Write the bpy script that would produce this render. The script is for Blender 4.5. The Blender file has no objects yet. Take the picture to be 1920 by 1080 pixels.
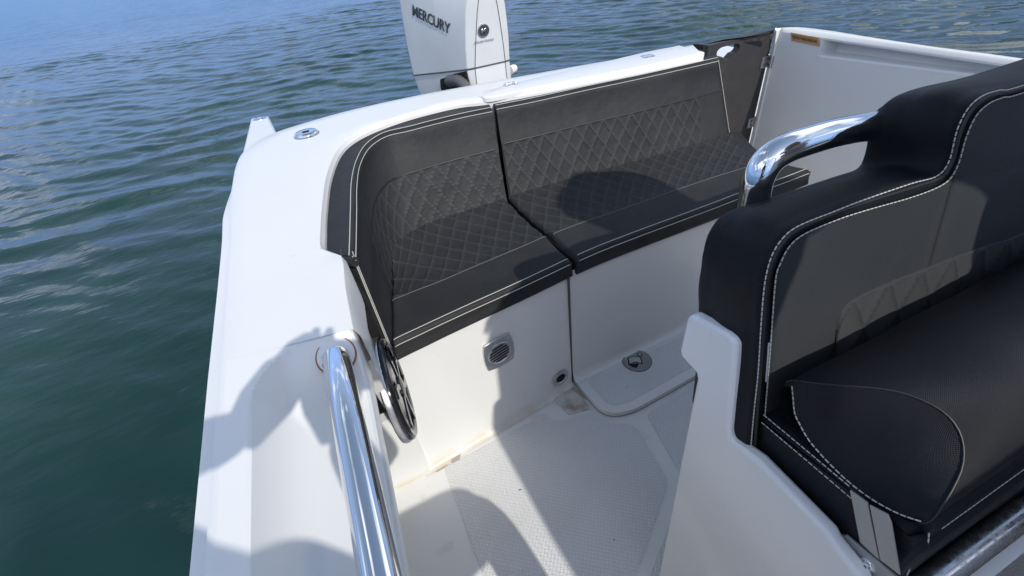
import bpy, bmesh, math, random
import numpy as np
from mathutils import Vector, Matrix
random.seed(7); rng = np.random.default_rng(7)
S = bpy.context.scene
C = S.collection
rad = math.radians

# ------------------------------------------------------------------ camera
H = 1.25
F = 854.98
CAMM = np.array([[-0.41330841, -0.9045351, -0.10484469],
                 [0.53688207, -0.33506246, 0.77426791],
                 [0.73548202, -0.2637222, -0.62411281]])
cam = bpy.data.cameras.new('camera'); cam.lens = 36 * F / 1920; cam.sensor_width = 36
cam.clip_start = 0.005; cam.clip_end = 3000
camo = bpy.data.objects.new('camera', cam); C.objects.link(camo)
mw = Matrix.Identity(4)
for i in range(3):
    mw[i][0] = CAMM[0][i]; mw[i][1] = CAMM[1][i]; mw[i][2] = -CAMM[2][i]
mw[2][3] = H
camo.matrix_world = mw
S.camera = camo

# ------------------------------------------------------------------ light
SUN_E, SUN_A = rad(40), rad(8)
L = Vector((math.cos(SUN_E) * math.cos(SUN_A), math.cos(SUN_E) * math.sin(SUN_A), -math.sin(SUN_E)))
sun = bpy.data.lights.new('sun', 'SUN'); sun.energy = 2.15; sun.angle = rad(0.6); sun.color = (1, .955, .88)
so = bpy.data.objects.new('sun', sun); C.objects.link(so)
so.rotation_euler = L.to_track_quat('-Z', 'Y').to_euler()
W = bpy.data.worlds.new('World'); S.world = W; W.use_nodes = True
nt = W.node_tree; nt.nodes.clear()
def N(nt, t, **k):
    n = nt.nodes.new(t)
    for a, b in k.items(): setattr(n, a, b)
    return n
def LK(nt, a, b): nt.links.new(a, b)
sky = N(nt, 'ShaderNodeTexSky', sky_type='NISHITA', sun_disc=False)
sky.sun_elevation = SUN_E; sky.sun_rotation = math.atan2(-math.cos(SUN_A), -math.sin(SUN_A))
sky.air_density = 1.0; sky.dust_density = .25; sky.ozone_density = 2.0
tc = N(nt, 'ShaderNodeTexCoord')
sx = N(nt, 'ShaderNodeSeparateXYZ'); LK(nt, tc.outputs['Generated'], sx.inputs[0])
# clouds: project the direction on a flat layer so they bunch up towards the horizon
mz = N(nt, 'ShaderNodeMath', operation='MAXIMUM'); LK(nt, sx.outputs[2], mz.inputs[0]); mz.inputs[1].default_value = 0
ad = N(nt, 'ShaderNodeMath', operation='ADD'); LK(nt, mz.outputs[0], ad.inputs[0]); ad.inputs[1].default_value = .12
vd = N(nt, 'ShaderNodeVectorMath', operation='SCALE'); LK(nt, tc.outputs['Generated'], vd.inputs[0])
vo = N(nt, 'ShaderNodeVectorMath', operation='ADD'); LK(nt, vd.outputs[0], vo.inputs[0]); vo.inputs[1].default_value = (3.7, 1.9, .6)
iv = N(nt, 'ShaderNodeMath', operation='DIVIDE'); iv.inputs[0].default_value = 1; LK(nt, ad.outputs[0], iv.inputs[1])
LK(nt, iv.outputs[0], vd.inputs['Scale'])
cn = N(nt, 'ShaderNodeTexNoise'); cn.inputs['Scale'].default_value = 1.15; cn.inputs['Detail'].default_value = 7; cn.inputs['Roughness'].default_value = .55
LK(nt, vo.outputs[0], cn.inputs['Vector'])
cr_ = N(nt, 'ShaderNodeValToRGB'); cr_.color_ramp.elements[0].position = .53; cr_.color_ramp.elements[1].position = .70
LK(nt, cn.outputs[0], cr_.inputs[0])
lo_ = N(nt, 'ShaderNodeMapRange'); LK(nt, sx.outputs[2], lo_.inputs[0]); lo_.inputs[1].default_value = .0; lo_.inputs[2].default_value = .5; lo_.inputs[3].default_value = 0; lo_.inputs[4].default_value = 1
lc_ = N(nt, 'ShaderNodeMix', data_type='RGBA'); LK(nt, lo_.outputs[0], lc_.inputs[0]); lc_.inputs[6].default_value = (.06, .17, .50, 1); lc_.inputs[7].default_value = (1.35, 1.12, .92, 1)
cl_ = N(nt, 'ShaderNodeMapRange'); LK(nt, sx.outputs[2], cl_.inputs[0]); cl_.inputs[1].default_value = .10; cl_.inputs[2].default_value = .5; cl_.inputs[3].default_value = .06; cl_.inputs[4].default_value = 1
cm_ = N(nt, 'ShaderNodeMath', operation='MULTIPLY'); LK(nt, cl_.outputs[0], cm_.inputs[0]); LK(nt, cr_.outputs[0], cm_.inputs[1])
dk_ = N(nt, 'ShaderNodeMix', data_type='RGBA', blend_type='MULTIPLY'); dk_.inputs[0].default_value = 1; LK(nt, sky.outputs[0], dk_.inputs[6]); LK(nt, lc_.outputs[2], dk_.inputs[7])
mx = N(nt, 'ShaderNodeMix', data_type='RGBA'); LK(nt, cm_.outputs[0], mx.inputs[0]); LK(nt, dk_.outputs[2], mx.inputs[6]); mx.inputs[7].default_value = (10, 10.3, 10.8, 1)
bg = N(nt, 'ShaderNodeBackground'); bg.inputs[1].default_value = .15
wo = N(nt, 'ShaderNodeOutputWorld'); LK(nt, mx.outputs[2], bg.inputs[0]); LK(nt, bg.outputs[0], wo.inputs[0])
S.view_settings.view_transform = 'Standard'; S.view_settings.look = 'None'; S.view_settings.gamma = 1
S.view_settings.exposure = 0.60
S.render.engine = 'CYCLES'
S.cycles.max_bounces = 8
S.cycles.sample_clamp_indirect = 6

# ------------------------------------------------------------------ measuring: a photo point on a known plane of the boat
def ray(x, y):
    return np.array([(x - 960) / F, -(y - 540) / F, 1.0]) @ CAMM
CP = np.array([0, 0, H])
def atz(x, y, z): d = ray(x, y); return CP + d * ((z - H) / d[2])
def atx(x, y, X): d = ray(x, y); return CP + d * (X / d[0])
def aty(x, y, Y): d = ray(x, y); return CP + d * (Y / d[1])
def atp(x, y, p0, n):
    d = ray(x, y); p0 = np.array(p0, float); n = np.array(n, float)
    return CP + d * (((p0 - CP) @ n) / (d @ n))
def zs(px, z): return np.array([atz(a, b, z) for a, b in px])

# ------------------------------------------------------------------ materials
def mat(name, col, rough=.5, metal=0, spec=.5, coat=0):
    m = bpy.data.materials.new(name); m.use_nodes = True
    b = m.node_tree.nodes['Principled BSDF']
    b.inputs['Base Color'].default_value = (*col, 1); b.inputs['Roughness'].default_value = rough
    b.inputs['Metallic'].default_value = metal; b.inputs['Specular IOR Level'].default_value = spec
    b.inputs['Coat Weight'].default_value = coat
    return m, m.node_tree, b
def noise(nt, scale, detail=4, vec=None, rough=.5):
    n = N(nt, 'ShaderNodeTexNoise'); n.inputs['Scale'].default_value = scale; n.inputs['Detail'].default_value = detail; n.inputs['Roughness'].default_value = rough
    if vec is not None: LK(nt, vec, n.inputs['Vector'])
    return n
def ramp(nt, src, p0, p1, c0=(0, 0, 0, 1), c1=(1, 1, 1, 1)):
    r = N(nt, 'ShaderNodeValToRGB'); e = r.color_ramp.elements
    e[0].position = p0; e[1].position = p1; e[0].color = c0; e[1].color = c1
    LK(nt, src, r.inputs[0]); return r
def mixc(nt, fac, a, b, mode='MIX'):
    m = N(nt, 'ShaderNodeMix', data_type='RGBA', blend_type=mode)
    for i, v in ((0, fac), (6, a), (7, b)):
        if hasattr(v, 'links'): LK(nt, v, m.inputs[i])
        else: m.inputs[i].default_value = v if i == 0 else (*v, 1)
    return m.outputs[2]
def math_(nt, op, a, b=None, c=None):
    m = N(nt, 'ShaderNodeMath', operation=op)
    for i, v in enumerate((a, b, c)):
        if v is None: continue
        if hasattr(v, 'links'): LK(nt, v, m.inputs[i])
        else: m.inputs[i].default_value = v
    return m.outputs[0]
def bump(nt, b, h, strength, dist):
    n = N(nt, 'ShaderNodeBump'); n.inputs['Strength'].default_value = strength; n.inputs['Distance'].default_value = dist
    LK(nt, h, n.inputs['Height']); LK(nt, n.outputs[0], b.inputs['Normal']); return n

def gelcoat(name, col=(.78, .775, .755), rough=.3, dirt=.10):
    m, nt, b = mat(name, col, rough, spec=.4, coat=.22)
    b.inputs['Coat Roughness'].default_value = .05
    tc = N(nt, 'ShaderNodeTexCoord')
    n1 = noise(nt, 3.0, 6, tc.outputs['Object']); n2 = noise(nt, 60, 3, tc.outputs['Object'])
    r1 = ramp(nt, n1.outputs[0], .30, .85)
    c = mixc(nt, math_(nt, 'MULTIPLY', r1.outputs[0], dirt), col, (.62, .60, .54))
    r2 = ramp(nt, n2.outputs[0], .72, .80)
    c = mixc(nt, math_(nt, 'MULTIPLY', r2.outputs[0], .25), c, (.45, .42, .36))
    LK(nt, c, b.inputs['Base Color'])
    LK(nt, math_(nt, 'ADD', rough, math_(nt, 'MULTIPLY', n1.outputs[0], .12)), b.inputs['Roughness'])
    bump(nt, b, n1.outputs[0], .10, .002)
    return m
M_GEL = gelcoat('white_gelcoat')
M_GEL2 = gelcoat('cool_white_gelcoat', (.77, .775, .78), .3, .06)
def grimy():
    m = gelcoat('grimy_gelcoat', (.80, .80, .78)); m.name = 'gelcoat_with_grime_at_foot'
    nt = m.node_tree; b = nt.nodes['Principled BSDF']
    src = b.inputs['Base Color'].links[0].from_socket
    tc = N(nt, 'ShaderNodeTexCoord'); s = N(nt, 'ShaderNodeSeparateXYZ'); LK(nt, tc.outputs['Object'], s.inputs[0])
    z = math_(nt, 'SUBTRACT', 1.0, math_(nt, 'DIVIDE', s.outputs[2], .035))
    z = N(nt, 'ShaderNodeClamp'); LK(nt, math_(nt, 'SUBTRACT', 1.0, math_(nt, 'DIVIDE', s.outputs[2], .034)), z.inputs[0])
    n = noise(nt, 14, 5, tc.outputs['Object']); f = math_(nt, 'MULTIPLY', z.outputs[0], ramp(nt, n.outputs[0], .3, .6).outputs[0])
    LK(nt, mixc(nt, f, src, (.64, .57, .44)), b.inputs['Base Color'])
    return m
M_WALL = grimy()
def nonskid():
    m, nt, b = mat('nonskid_gelcoat', (.74, .74, .735), .38)
    tc = N(nt, 'ShaderNodeTexCoord')
    mp = N(nt, 'ShaderNodeMapping'); LK(nt, tc.outputs['Object'], mp.inputs[0]); mp.inputs['Rotation'].default_value = (0, 0, rad(38)); mp.inputs['Scale'].default_value = (112, 112, 112)
    s = N(nt, 'ShaderNodeSeparateXYZ'); LK(nt, mp.outputs[0], s.inputs[0])
    u, v = s.outputs[0], s.outputs[1]
    fu, fv = math_(nt, 'FRACT', u), math_(nt, 'FRACT', v)
    ck = math_(nt, 'MODULO', math_(nt, 'ADD', math_(nt, 'FLOOR', u), math_(nt, 'FLOOR', v)), 2.0)
    ck = math_(nt, 'ABSOLUTE', ck)
    au = math_(nt, 'ABSOLUTE', math_(nt, 'SUBTRACT', fu, .5)); av = math_(nt, 'ABSOLUTE', math_(nt, 'SUBTRACT', fv, .5))
    def bar(a, c_):   # long along a, narrow along c_
        x = math_(nt, 'MAXIMUM', math_(nt, 'MULTIPLY', a, 1.1), math_(nt, 'MULTIPLY', c_, 2.4))
        return x
    d1, d2 = bar(au, av), bar(av, au)
    d = math_(nt, 'ADD', math_(nt, 'MULTIPLY', ck, d1), math_(nt, 'MULTIPLY', math_(nt, 'SUBTRACT', 1.0, ck), d2))
    h = ramp(nt, d, .38, .56, (1, 1, 1, 1), (0, 0, 0, 1))
    n = noise(nt, 5, 6, tc.outputs['Object'])
    bump(nt, b, h.outputs[0], .9, .0016)
    c = mixc(nt, h.outputs[0], (.69, .69, .69), (.79, .79, .785))
    c = mixc(nt, math_(nt, 'MULTIPLY', ramp(nt, n.outputs[0], .5, .75).outputs[0], .22), c, (.50, .48, .43))
    sp = noise(nt, 130, 2, tc.outputs['Object'])
    c = mixc(nt, math_(nt, 'MULTIPLY', ramp(nt, sp.outputs[0], .735, .76).outputs[0], .5), c, (.22, .19, .15))
    LK(nt, c, b.inputs['Base Color'])
    return m
M_SKID = nonskid()
def floorbase():
    m = gelcoat('sole_gelcoat', (.77, .77, .75), .34, .2)
    nt = m.node_tree; b = nt.nodes['Principled BSDF']; src = b.inputs['Base Color'].links[0].from_socket
    tc = N(nt, 'ShaderNodeTexCoord')
    n = noise(nt, 9, 6, tc.outputs['Object'])
    # grey scuffs stretched along the boat
    mp = N(nt, 'ShaderNodeMapping'); LK(nt, tc.outputs['Object'], mp.inputs[0]); mp.inputs['Scale'].default_value = (8, 130, 1); mp.inputs['Rotation'].default_value = (0, 0, .2)
    n2 = noise(nt, 1, 2, mp.outputs[0])
    c = mixc(nt, math_(nt, 'MULTIPLY', ramp(nt, n2.outputs[0], .70, .76).outputs[0], .45), src, (.33, .32, .30))
    c = mixc(nt, math_(nt, 'MULTIPLY', ramp(nt, n.outputs[0], .6, .7).outputs[0], .3), c, (.42, .34, .24))
    LK(nt, c, b.inputs['Base Color']); return m
M_SOLE = floorbase()
M_GRIME, nt_, b_ = mat('brown_grime', (.33, .25, .18), .8)
n_ = noise(nt_, 40, 5); LK(nt_, mixc(nt_, ramp(nt_, n_.outputs[0], .35, .6).outputs[0], (.62, .58, .50), (.30, .22, .16)), b_.inputs['Base Color'])
M_POCKET, nt_, b_ = mat('stained_gelcoat_pocket', (.55, .52, .46), .6)
tc_ = N(nt_, 'ShaderNodeTexCoord'); n_ = noise(nt_, 22, 6, tc_.outputs['Object']); LK(nt_, mixc(nt_, ramp(nt_, n_.outputs[0], .4, .72).outputs[0], (.66, .64, .58), (.30, .25, .19)), b_.inputs['Base Color'])

def vinyl(name, col, rough=.48, weave=0.0, scale=900, sheen=.0, groove=False, fade=.35, gcol=(.074, .074, .075)):
    m, nt, b = mat(name, col, rough, spec=.45)
    tc = N(nt, 'ShaderNodeTexCoord')
    n1 = noise(nt, 5, 6, tc.outputs['Object'], .6)
    c = mixc(nt, math_(nt, 'MULTIPLY', ramp(nt, n1.outputs[0], .42, .7).outputs[0], fade), col, tuple(min(1, x * 1.9 + .006) for x in col))
    n3 = noise(nt, 700, 2, tc.outputs['Object'])
    c = mixc(nt, math_(nt, 'MULTIPLY', ramp(nt, n3.outputs[0], .55, .8).outputs[0], .3), c, tuple(x * 2.2 + .01 for x in col))
    if groove:
        at = N(nt, 'ShaderNodeAttribute', attribute_name='groove')
        c = mixc(nt, at.outputs['Fac'], c, gcol)
    LK(nt, c, b.inputs['Base Color'])
    b.inputs['Specular IOR Level'].default_value = .16; b.inputs['Sheen Weight'].default_value = sheen; b.inputs['Sheen Roughness'].default_value = .5
    n2 = noise(nt, 260, 3, tc.outputs['Object'])
    if weave:
        mp = N(nt, 'ShaderNodeMapping'); LK(nt, tc.outputs['UV'], mp.inputs[0]); mp.inputs['Rotation'].default_value = (0, 0, rad(32)); mp.inputs['Scale'].default_value = (scale, scale * 2.2, 1)
        s = N(nt, 'ShaderNodeSeparateXYZ'); LK(nt, mp.outputs[0], s.inputs[0])
        w = math_(nt, 'MULTIPLY', math_(nt, 'SINE', s.outputs[0]), math_(nt, 'SINE', s.outputs[1]))
        wr = noise(nt, 9, 4, tc.outputs['Object']); wr.inputs['Distortion'].default_value = 1.2
        h = math_(nt, 'ADD', math_(nt, 'ADD', w, math_(nt, 'MULTIPLY', n2.outputs[0], .7)), math_(nt, 'MULTIPLY', wr.outputs[0], 14.0))
        bump(nt, b, h, weave, .0006)
        LK(nt, math_(nt, 'ADD', rough - .06, math_(nt, 'MULTIPLY', w, .07)), b.inputs['Roughness'])
    else:
        h = math_(nt, 'ADD', n2.outputs[0], math_(nt, 'MULTIPLY', noise(nt, 11, 3, tc.outputs['Object']).outputs[0], 14.0))
        bump(nt, b, h, .55, .0010)
    return m
M_VIN = vinyl('charcoal_vinyl', (.026, .0265, .028), .56)
M_QUILT = vinyl('quilted_charcoal_vinyl', (.030, .031, .033), .56, groove=True)
M_HVIN = vinyl('black_woven_vinyl', (.0085, .0095, .0125), .52, weave=.4, scale=3000, fade=.2)
M_HPAN = vinyl('grey_woven_vinyl', (.036, .039, .043), .55, weave=.7, scale=2400, fade=.25)
M_HQ = vinyl('grey_woven_quilting', (.055, .057, .060), .55, weave=.7, scale=2400, groove=True, fade=.2, gcol=(.020, .020, .021))
M_THR, _, _ = mat('cream_thread', (.50, .49, .44), .7)
M_THRG, _, _ = mat('grey_thread', (.09, .09, .09), .7)
M_BLK, _, _ = mat('black_piping', (.008, .008, .009), .5)
M_CHR, nt_, b_ = mat('polished_stainless', (.80, .81, .82), .05, 1)
tc_ = N(nt_, 'ShaderNodeTexCoord'); n_ = noise(nt_, 35, 4, tc_.outputs['Object']); LK(nt_, math_(nt_, 'ADD', .03, math_(nt_, 'MULTIPLY', ramp(nt_, n_.outputs[0], .5, .8).outputs[0], .12)), b_.inputs['Roughness'])
M_SCR, nt_, b_ = mat('scratched_stainless', (.62, .61, .60), .18, 1)
tc_ = N(nt_, 'ShaderNodeTexCoord'); n_ = noise(nt_, 70, 6, tc_.outputs['Object'], .7)
LK(nt_, ramp(nt_, n_.outputs[0], .4, .7, (.08, .08, .08, 1), (.5, .5, .5, 1)).outputs[0], b_.inputs['Roughness'])
LK(nt_, mixc(nt_, ramp(nt_, n_.outputs[0], .55, .75).outputs[0], (.66, .66, .66), (.30, .28, .26)), b_.inputs['Base Color'])
M_LAT, _, _ = mat('worn_latch_metal', (.33, .33, .33), .45, .6)
M_BRU, nt_, b_ = mat('brushed_stainless', (.62, .62, .62), .38, 1)
tc_ = N(nt_, 'ShaderNodeTexCoord'); n_ = noise(nt_, 60, 5, tc_.outputs['Object'])
LK(nt_, math_(nt_, 'ADD', .22, math_(nt_, 'MULTIPLY', n_.outputs[0], .25)), b_.inputs['Roughness'])
M_PLATE, nt_, b_ = mat('brushed_metal_plate', (.42, .43, .43), .5, .75)
tc_ = N(nt_, 'ShaderNodeTexCoord'); n_ = noise(nt_, 180, 4, tc_.outputs['Object'])
LK(nt_, math_(nt_, 'ADD', .38, math_(nt_, 'MULTIPLY', n_.outputs[0], .25)), b_.inputs['Roughness'])
M_SEAM2, _, _ = mat('pale_sealant', (.30, .30, .29), .7)
M_DARK, nt_, b_ = mat('dark_brown_panel', (.050, .046, .047), .42)
tc_ = N(nt_, 'ShaderNodeTexCoord'); n_ = noise(nt_, 20, 6, tc_.outputs['Object'], .65)
LK(nt_, mixc(nt_, ramp(nt_, n_.outputs[0], .45, .8).outputs[0], (.036, .034, .035), (.055, .050, .048)), b_.inputs['Base Color'])
M_DARKT, nt_, b_ = mat('scuffed_dark_top', (.03, .024, .022), .3)
tc_ = N(nt_, 'ShaderNodeTexCoord'); n_ = noise(nt_, 45, 6, tc_.outputs['Object'], .7)
LK(nt_, mixc(nt_, ramp(nt_, n_.outputs[0], .5, .75).outputs[0], (.026, .021, .02), (.10, .085, .075)), b_.inputs['Base Color'])
M_HOLE, _, _ = mat('dark_void', (.004, .004, .004), .8)
M_SPK, _, _ = mat('glossy_black_plastic', (.012, .012, .014), .12)
M_SPG, _, _ = mat('speaker_cone', (.02, .02, .02), .6)
M_RUST, _, _ = mat('rust_ring', (.33, .13, .05), .8)
M_SEAL, _, _ = mat('grey_seam', (.09, .09, .085), .7)
M_MOT, nt_, b_ = mat('white_motor_paint', (.74, .745, .73), .3, coat=.4)
tc_ = N(nt_, 'ShaderNodeTexCoord'); n_ = noise(nt_, 4, 5, tc_.outputs['Object'])
LK(nt_, mixc(nt_, ramp(nt_, n_.outputs[0], .4, .8).outputs[0], (.76, .765, .75), (.66, .66, .63)), b_.inputs['Base Color'])
M_LET, _, _ = mat('dark_grey_lettering', (.055, .058, .066), .35)
M_RUB, nt_, b_ = mat('ribbed_grey_hose', (.10, .10, .10), .6)
M_TAN, _, _ = mat('tan_label', (.55, .30, .12), .5)
M_TAN2, _, _ = mat('brown_label_print', (.10, .045, .02), .5)
M_SKIN, _, _ = mat('skin', (.45, .27, .19), .5)
M_SHIRT, _, _ = mat('navy_cotton', (.03, .045, .09), .8)
M_SHIRT2, _, _ = mat('grey_cotton', (.22, .22, .23), .8)
M_SHORT, _, _ = mat('khaki_cotton', (.30, .25, .17), .8)
M_HAIR, _, _ = mat('brown_hair', (.05, .03, .02), .6)
M_GLASS, nt_, b_ = mat('tinted_screen', (.02, .02, .02), .05)
M_LEAF, _, _ = mat('dry_leaf', (.09, .055, .03), .8)

# ------------------------------------------------------------------ object helpers
def mesh_obj(name, verts, faces, m, parent=None, smooth=True, uv=None, attr=None):
    me = bpy.data.meshes.new(name)
    me.from_pydata([tuple(map(float, v)) for v in verts], [], [tuple(f) for f in faces]); me.update()
    if smooth: me.polygons.foreach_set('use_smooth', [True] * len(me.polygons))
    if uv is not None:
        l = me.uv_layers.new(name='UVMap'); idx = np.empty(len(me.loops), int); me.loops.foreach_get('vertex_index', idx)
        l.data.foreach_set('uv', np.asarray(uv, float)[idx].ravel())
    if attr is not None:
        a = me.attributes.new('groove', 'FLOAT', 'POINT'); a.data.foreach_set('value', np.asarray(attr, float).ravel())
    me.materials.append(m)
    o = bpy.data.objects.new(name, me); C.objects.link(o)
    if parent: o.parent = parent
    return o
def thing(name, label, cat, group=None, loc=(0, 0, 0)):
    o = bpy.data.objects.new(name, None); o.empty_display_size = .1; C.objects.link(o); o.location = loc
    o['label'] = label; o['category'] = cat
    if group: o['group'] = group
    return o
def tag(o, label, cat, group=None):
    o['label'] = label; o['category'] = cat
    if group: o['group'] = group
    return o
def bevel(o, w, seg=3, ang=35):
    md = o.modifiers.new('bevel', 'BEVEL'); md.width = w; md.segments = seg; md.limit_method = 'ANGLE'; md.angle_limit = rad(ang); md.harden_normals = False
    return o
def sharp(o, ang=40):
    me = o.data; bm = bmesh.new(); bm.from_mesh(me)
    for e in bm.edges:
        if len(e.link_faces) == 2 and e.calc_face_angle(0) > rad(ang): e.smooth = False
    bm.to_mesh(me); bm.free(); return o
class MB:
    def __init__(s): s.v = []; s.f = []
    def add(s, v, f):
        o = len(s.v); s.v += [tuple(map(float, p)) for p in v]; s.f += [tuple(i + o for i in q) for q in f]; return s
    def box(s, x0, x1, y0, y1, z0, z1):
        return s.add([(x0, y0, z0), (x1, y0, z0), (x1, y1, z0), (x0, y1, z0), (x0, y0, z1), (x1, y0, z1), (x1, y1, z1), (x0, y1, z1)],
                     [(0, 3, 2, 1), (4, 5, 6, 7), (0, 1, 5, 4), (1, 2, 6, 5), (2, 3, 7, 6), (3, 0, 4, 7)])
    def tube(s, pts, r, n=12, cap=True):
        pts = [np.array(p, float) for p in pts]; rs = r if hasattr(r, '__len__') else [r] * len(pts)
        t0 = pts[1] - pts[0]; t0 /= np.linalg.norm(t0)
        a = np.cross(t0, [0, 0, 1.0])
        if np.linalg.norm(a) < .05: a = np.cross(t0, [1.0, 0, 0])
        a /= np.linalg.norm(a); v = []; f = []
        for i, p in enumerate(pts):
            t = pts[min(i + 1, len(pts) - 1)] - pts[max(i - 1, 0)]; t /= (np.linalg.norm(t) + 1e-12)
            a = a - t * (a @ t); a /= np.linalg.norm(a); b = np.cross(t, a)
            for k in range(n):
                th = 2 * math.pi * k / n; v.append(p + rs[i] * (math.cos(th) * a + math.sin(th) * b))
        for i in range(len(pts) - 1):
            for k in range(n):
                k2 = (k + 1) % n; f.append((i * n + k, i * n + k2, (i + 1) * n + k2, (i + 1) * n + k))
        if cap: f.append(tuple(range(n - 1, -1, -1))); f.append(tuple((len(pts) - 1) * n + k for k in range(n)))
        return s.add(v, f)
    def prism(s, poly, off):   # closed polygon of 3D points pushed by off
        n = len(poly); off = np.array(off, float); v = [np.array(p, float) for p in poly] + [np.array(p, float) + off for p in poly]
        f = [tuple(range(n)), tuple(range(2 * n - 1, n - 1, -1))] + [(i, i + n, (i + 1) % n + n, (i + 1) % n) for i in range(n)]
        return s.add(v, f)
    def disc(s, c, nrm, r, h, n=32, prof=None, ux=None):
        # lathe about axis nrm: prof list of (radius factor, height)
        nrm = Vector(nrm).normalized(); a = nrm.orthogonal().normalized() if ux is None else Vector(ux).normalized(); b = nrm.cross(a)
        prof = prof or [(1, 0), (1, h)]; v = []; f = []
        for (rr, hh) in prof:
            for k in range(n):
                th = 2 * math.pi * k / n; v.append(np.array(Vector(c) + nrm * hh + (a * math.cos(th) + b * math.sin(th)) * (rr * r)))
        for i in range(len(prof) - 1):
            for k in range(n):
                k2 = (k + 1) % n; f.append((i * n + k, i * n + k2, (i + 1) * n + k2, (i + 1) * n + k))
        f.append(tuple((len(prof) - 1) * n + k for k in range(n))); f.append(tuple(range(n - 1, -1, -1)))
        return s.add(v, f)
    def build(s, name, m, parent=None, smooth=True, ang=40):
        o = mesh_obj(name, s.v, s.f, m, parent, smooth)
        bm = bmesh.new(); bm.from_mesh(o.data); bmesh.ops.recalc_face_normals(bm, faces=bm.faces); bm.to_mesh(o.data); bm.free()
        if smooth: sharp(o, ang)
        return o
def cr(P, n=None, ts=None):
    P = np.asarray(P, float); k = len(P)
    Q = np.vstack([2 * P[0] - P[1], P, 2 * P[-1] - P[-2]])
    if ts is None: ts = np.linspace(0, k - 1, n)
    out = []
    for t in ts:
        i = min(int(t), k - 2); u = t - i; p0, p1, p2, p3 = Q[i], Q[i + 1], Q[i + 2], Q[i + 3]
        out.append(.5 * (2 * p1 + (p2 - p0) * u + (2 * p0 - 5 * p1 + 4 * p2 - p3) * u * u + (3 * p1 - p0 - 3 * p2 + p3) * u ** 3))
    return np.array(out)
def even_ts(P, n):
    ts = np.linspace(0, len(P) - 1, 600); D = cr(P, ts=ts); s = np.r_[0, np.cumsum(np.linalg.norm(np.diff(D, axis=0), axis=1))]
    return np.interp(np.linspace(0, s[-1], n), s, ts)
def unit(v): return v / (np.linalg.norm(v, axis=-1, keepdims=True) + 1e-12)
def profile(ctrl, rads, seg=4, straight=1):
    """ctrl: list of (n,3) rows; every inner row is rounded with its radius"""
    out = [ctrl[0]]
    for k in range(1, len(ctrl) - 1):
        c, r = ctrl[k], rads[k]
        if r == 0: out.append(c); continue
        A = c + unit(ctrl[k - 1] - c) * r; B = c + unit(ctrl[k + 1] - c) * r
        for t in np.linspace(0, 1, seg + 1): out.append((1 - t) ** 2 * A + 2 * t * (1 - t) * c + t * t * B)
    out.append(ctrl[-1])
    return out
def sub(A, B, k, bulge=0.0):
    A, B = np.asarray(A), np.asarray(B); out = []
    nrm = unit(np.cross(np.gradient(A, axis=0), B - A))
    for t in np.linspace(0, 1, k + 1): out.append(A * (1 - t) + B * t + nrm * bulge * 4 * t * (1 - t))
    return out
def gridmesh(name, rows, m, parent=None, cap0=False, cap1=False, attr=None, flip=False, smooth=True):
    R = np.array(rows); r, c = R.shape[:2]
    v = list(R.reshape(-1, 3)); f = []
    for i in range(r - 1):
        for j in range(c - 1):
            q = (i * c + j, i * c + j + 1, (i + 1) * c + j + 1, (i + 1) * c + j); f.append(q[::-1] if flip else q)
    su = np.r_[0, np.cumsum(np.linalg.norm(np.diff(R, axis=1), axis=2).mean(0))]
    sv = np.r_[0, np.cumsum(np.linalg.norm(np.diff(R, axis=0), axis=2).mean(1))]
    uv = [(a, b) for b in sv for a in su]
    at = list(np.asarray(attr).ravel()) if attr is not None else None
    for fl, j in ((cap0, 0), (cap1, c - 1)):
        if fl:
            o = len(v); v += [R[i, j] for i in range(r)]; uv += [(R[i, j][0] + R[i, j][1], R[i, j][2]) for i in range(r)]
            if at is not None: at += [0] * r
            f.append(tuple(range(o, o + r)))
    return mesh_obj(name, v, f, m, parent, smooth, uv, at)
def quilt(rows, w, h, depth=.0048, line=.0015, edge=.007, mask=None, jitter=.0007):
    """press diamond grooves into a fine grid; returns rows and the groove mask"""
    R = np.array(rows); r, c = R.shape[:2]
    dU = np.gradient(R, axis=1); dV = np.gradient(R, axis=0); nrm = unit(np.cross(dU, dV))
    U = np.cumsum(np.linalg.norm(np.diff(R, axis=1, prepend=R[:, :1]), axis=2), axis=1); U = U.mean(0)[None].repeat(r, 0)
    V = np.cumsum(np.linalg.norm(np.diff(R, axis=0, prepend=R[:1]), axis=2), axis=0)
    wob = jitter * (np.sin(V * 90 + 3 * U) + .6 * np.sin(V * 210 + 40 * U))
    k = 1 / math.hypot(1 / w, 1 / h)
    def dist(a): fr = a - np.round(a); return np.abs(fr) * k
    d = np.minimum(dist((U + wob) / w + V / h), dist((U - wob * .6) / w - V / h))
    T = V[-1][None].repeat(r, 0)
    de = np.minimum(V, T - V)
    g = np.exp(-(d / line) ** 2); puff = np.clip(d / .011, 0, 1)
    ed = np.clip(de / edge, 0, 1)
    hgt = depth * (np.sqrt(np.clip(1 - (1 - puff) ** 2, 0, 1)) - .75) * ed
    if mask is not None: hgt = hgt * mask + 0; g = g * mask
    return R + nrm * hgt[..., None], g * ed * .8, nrm
def stitch(name, pts, parent, r=.0012, m=None, dash=False, lift=None):
    mb = MB(); pts = np.asarray(pts)
    if not dash: mb.tube(pts, r, 6)
    else:
        s = np.r_[0, np.cumsum(np.linalg.norm(np.diff(pts, axis=0), axis=1))]; t = 0
        while t < s[-1] - .004:
            q = np.array([[np.interp(x, s, pts[:, k]) for k in range(3)] for x in (t, t + .0022, t + .0046)]); mb.tube(q, r, 5); t += .0062
    return mb.build(name, m or M_THR, parent)
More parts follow.
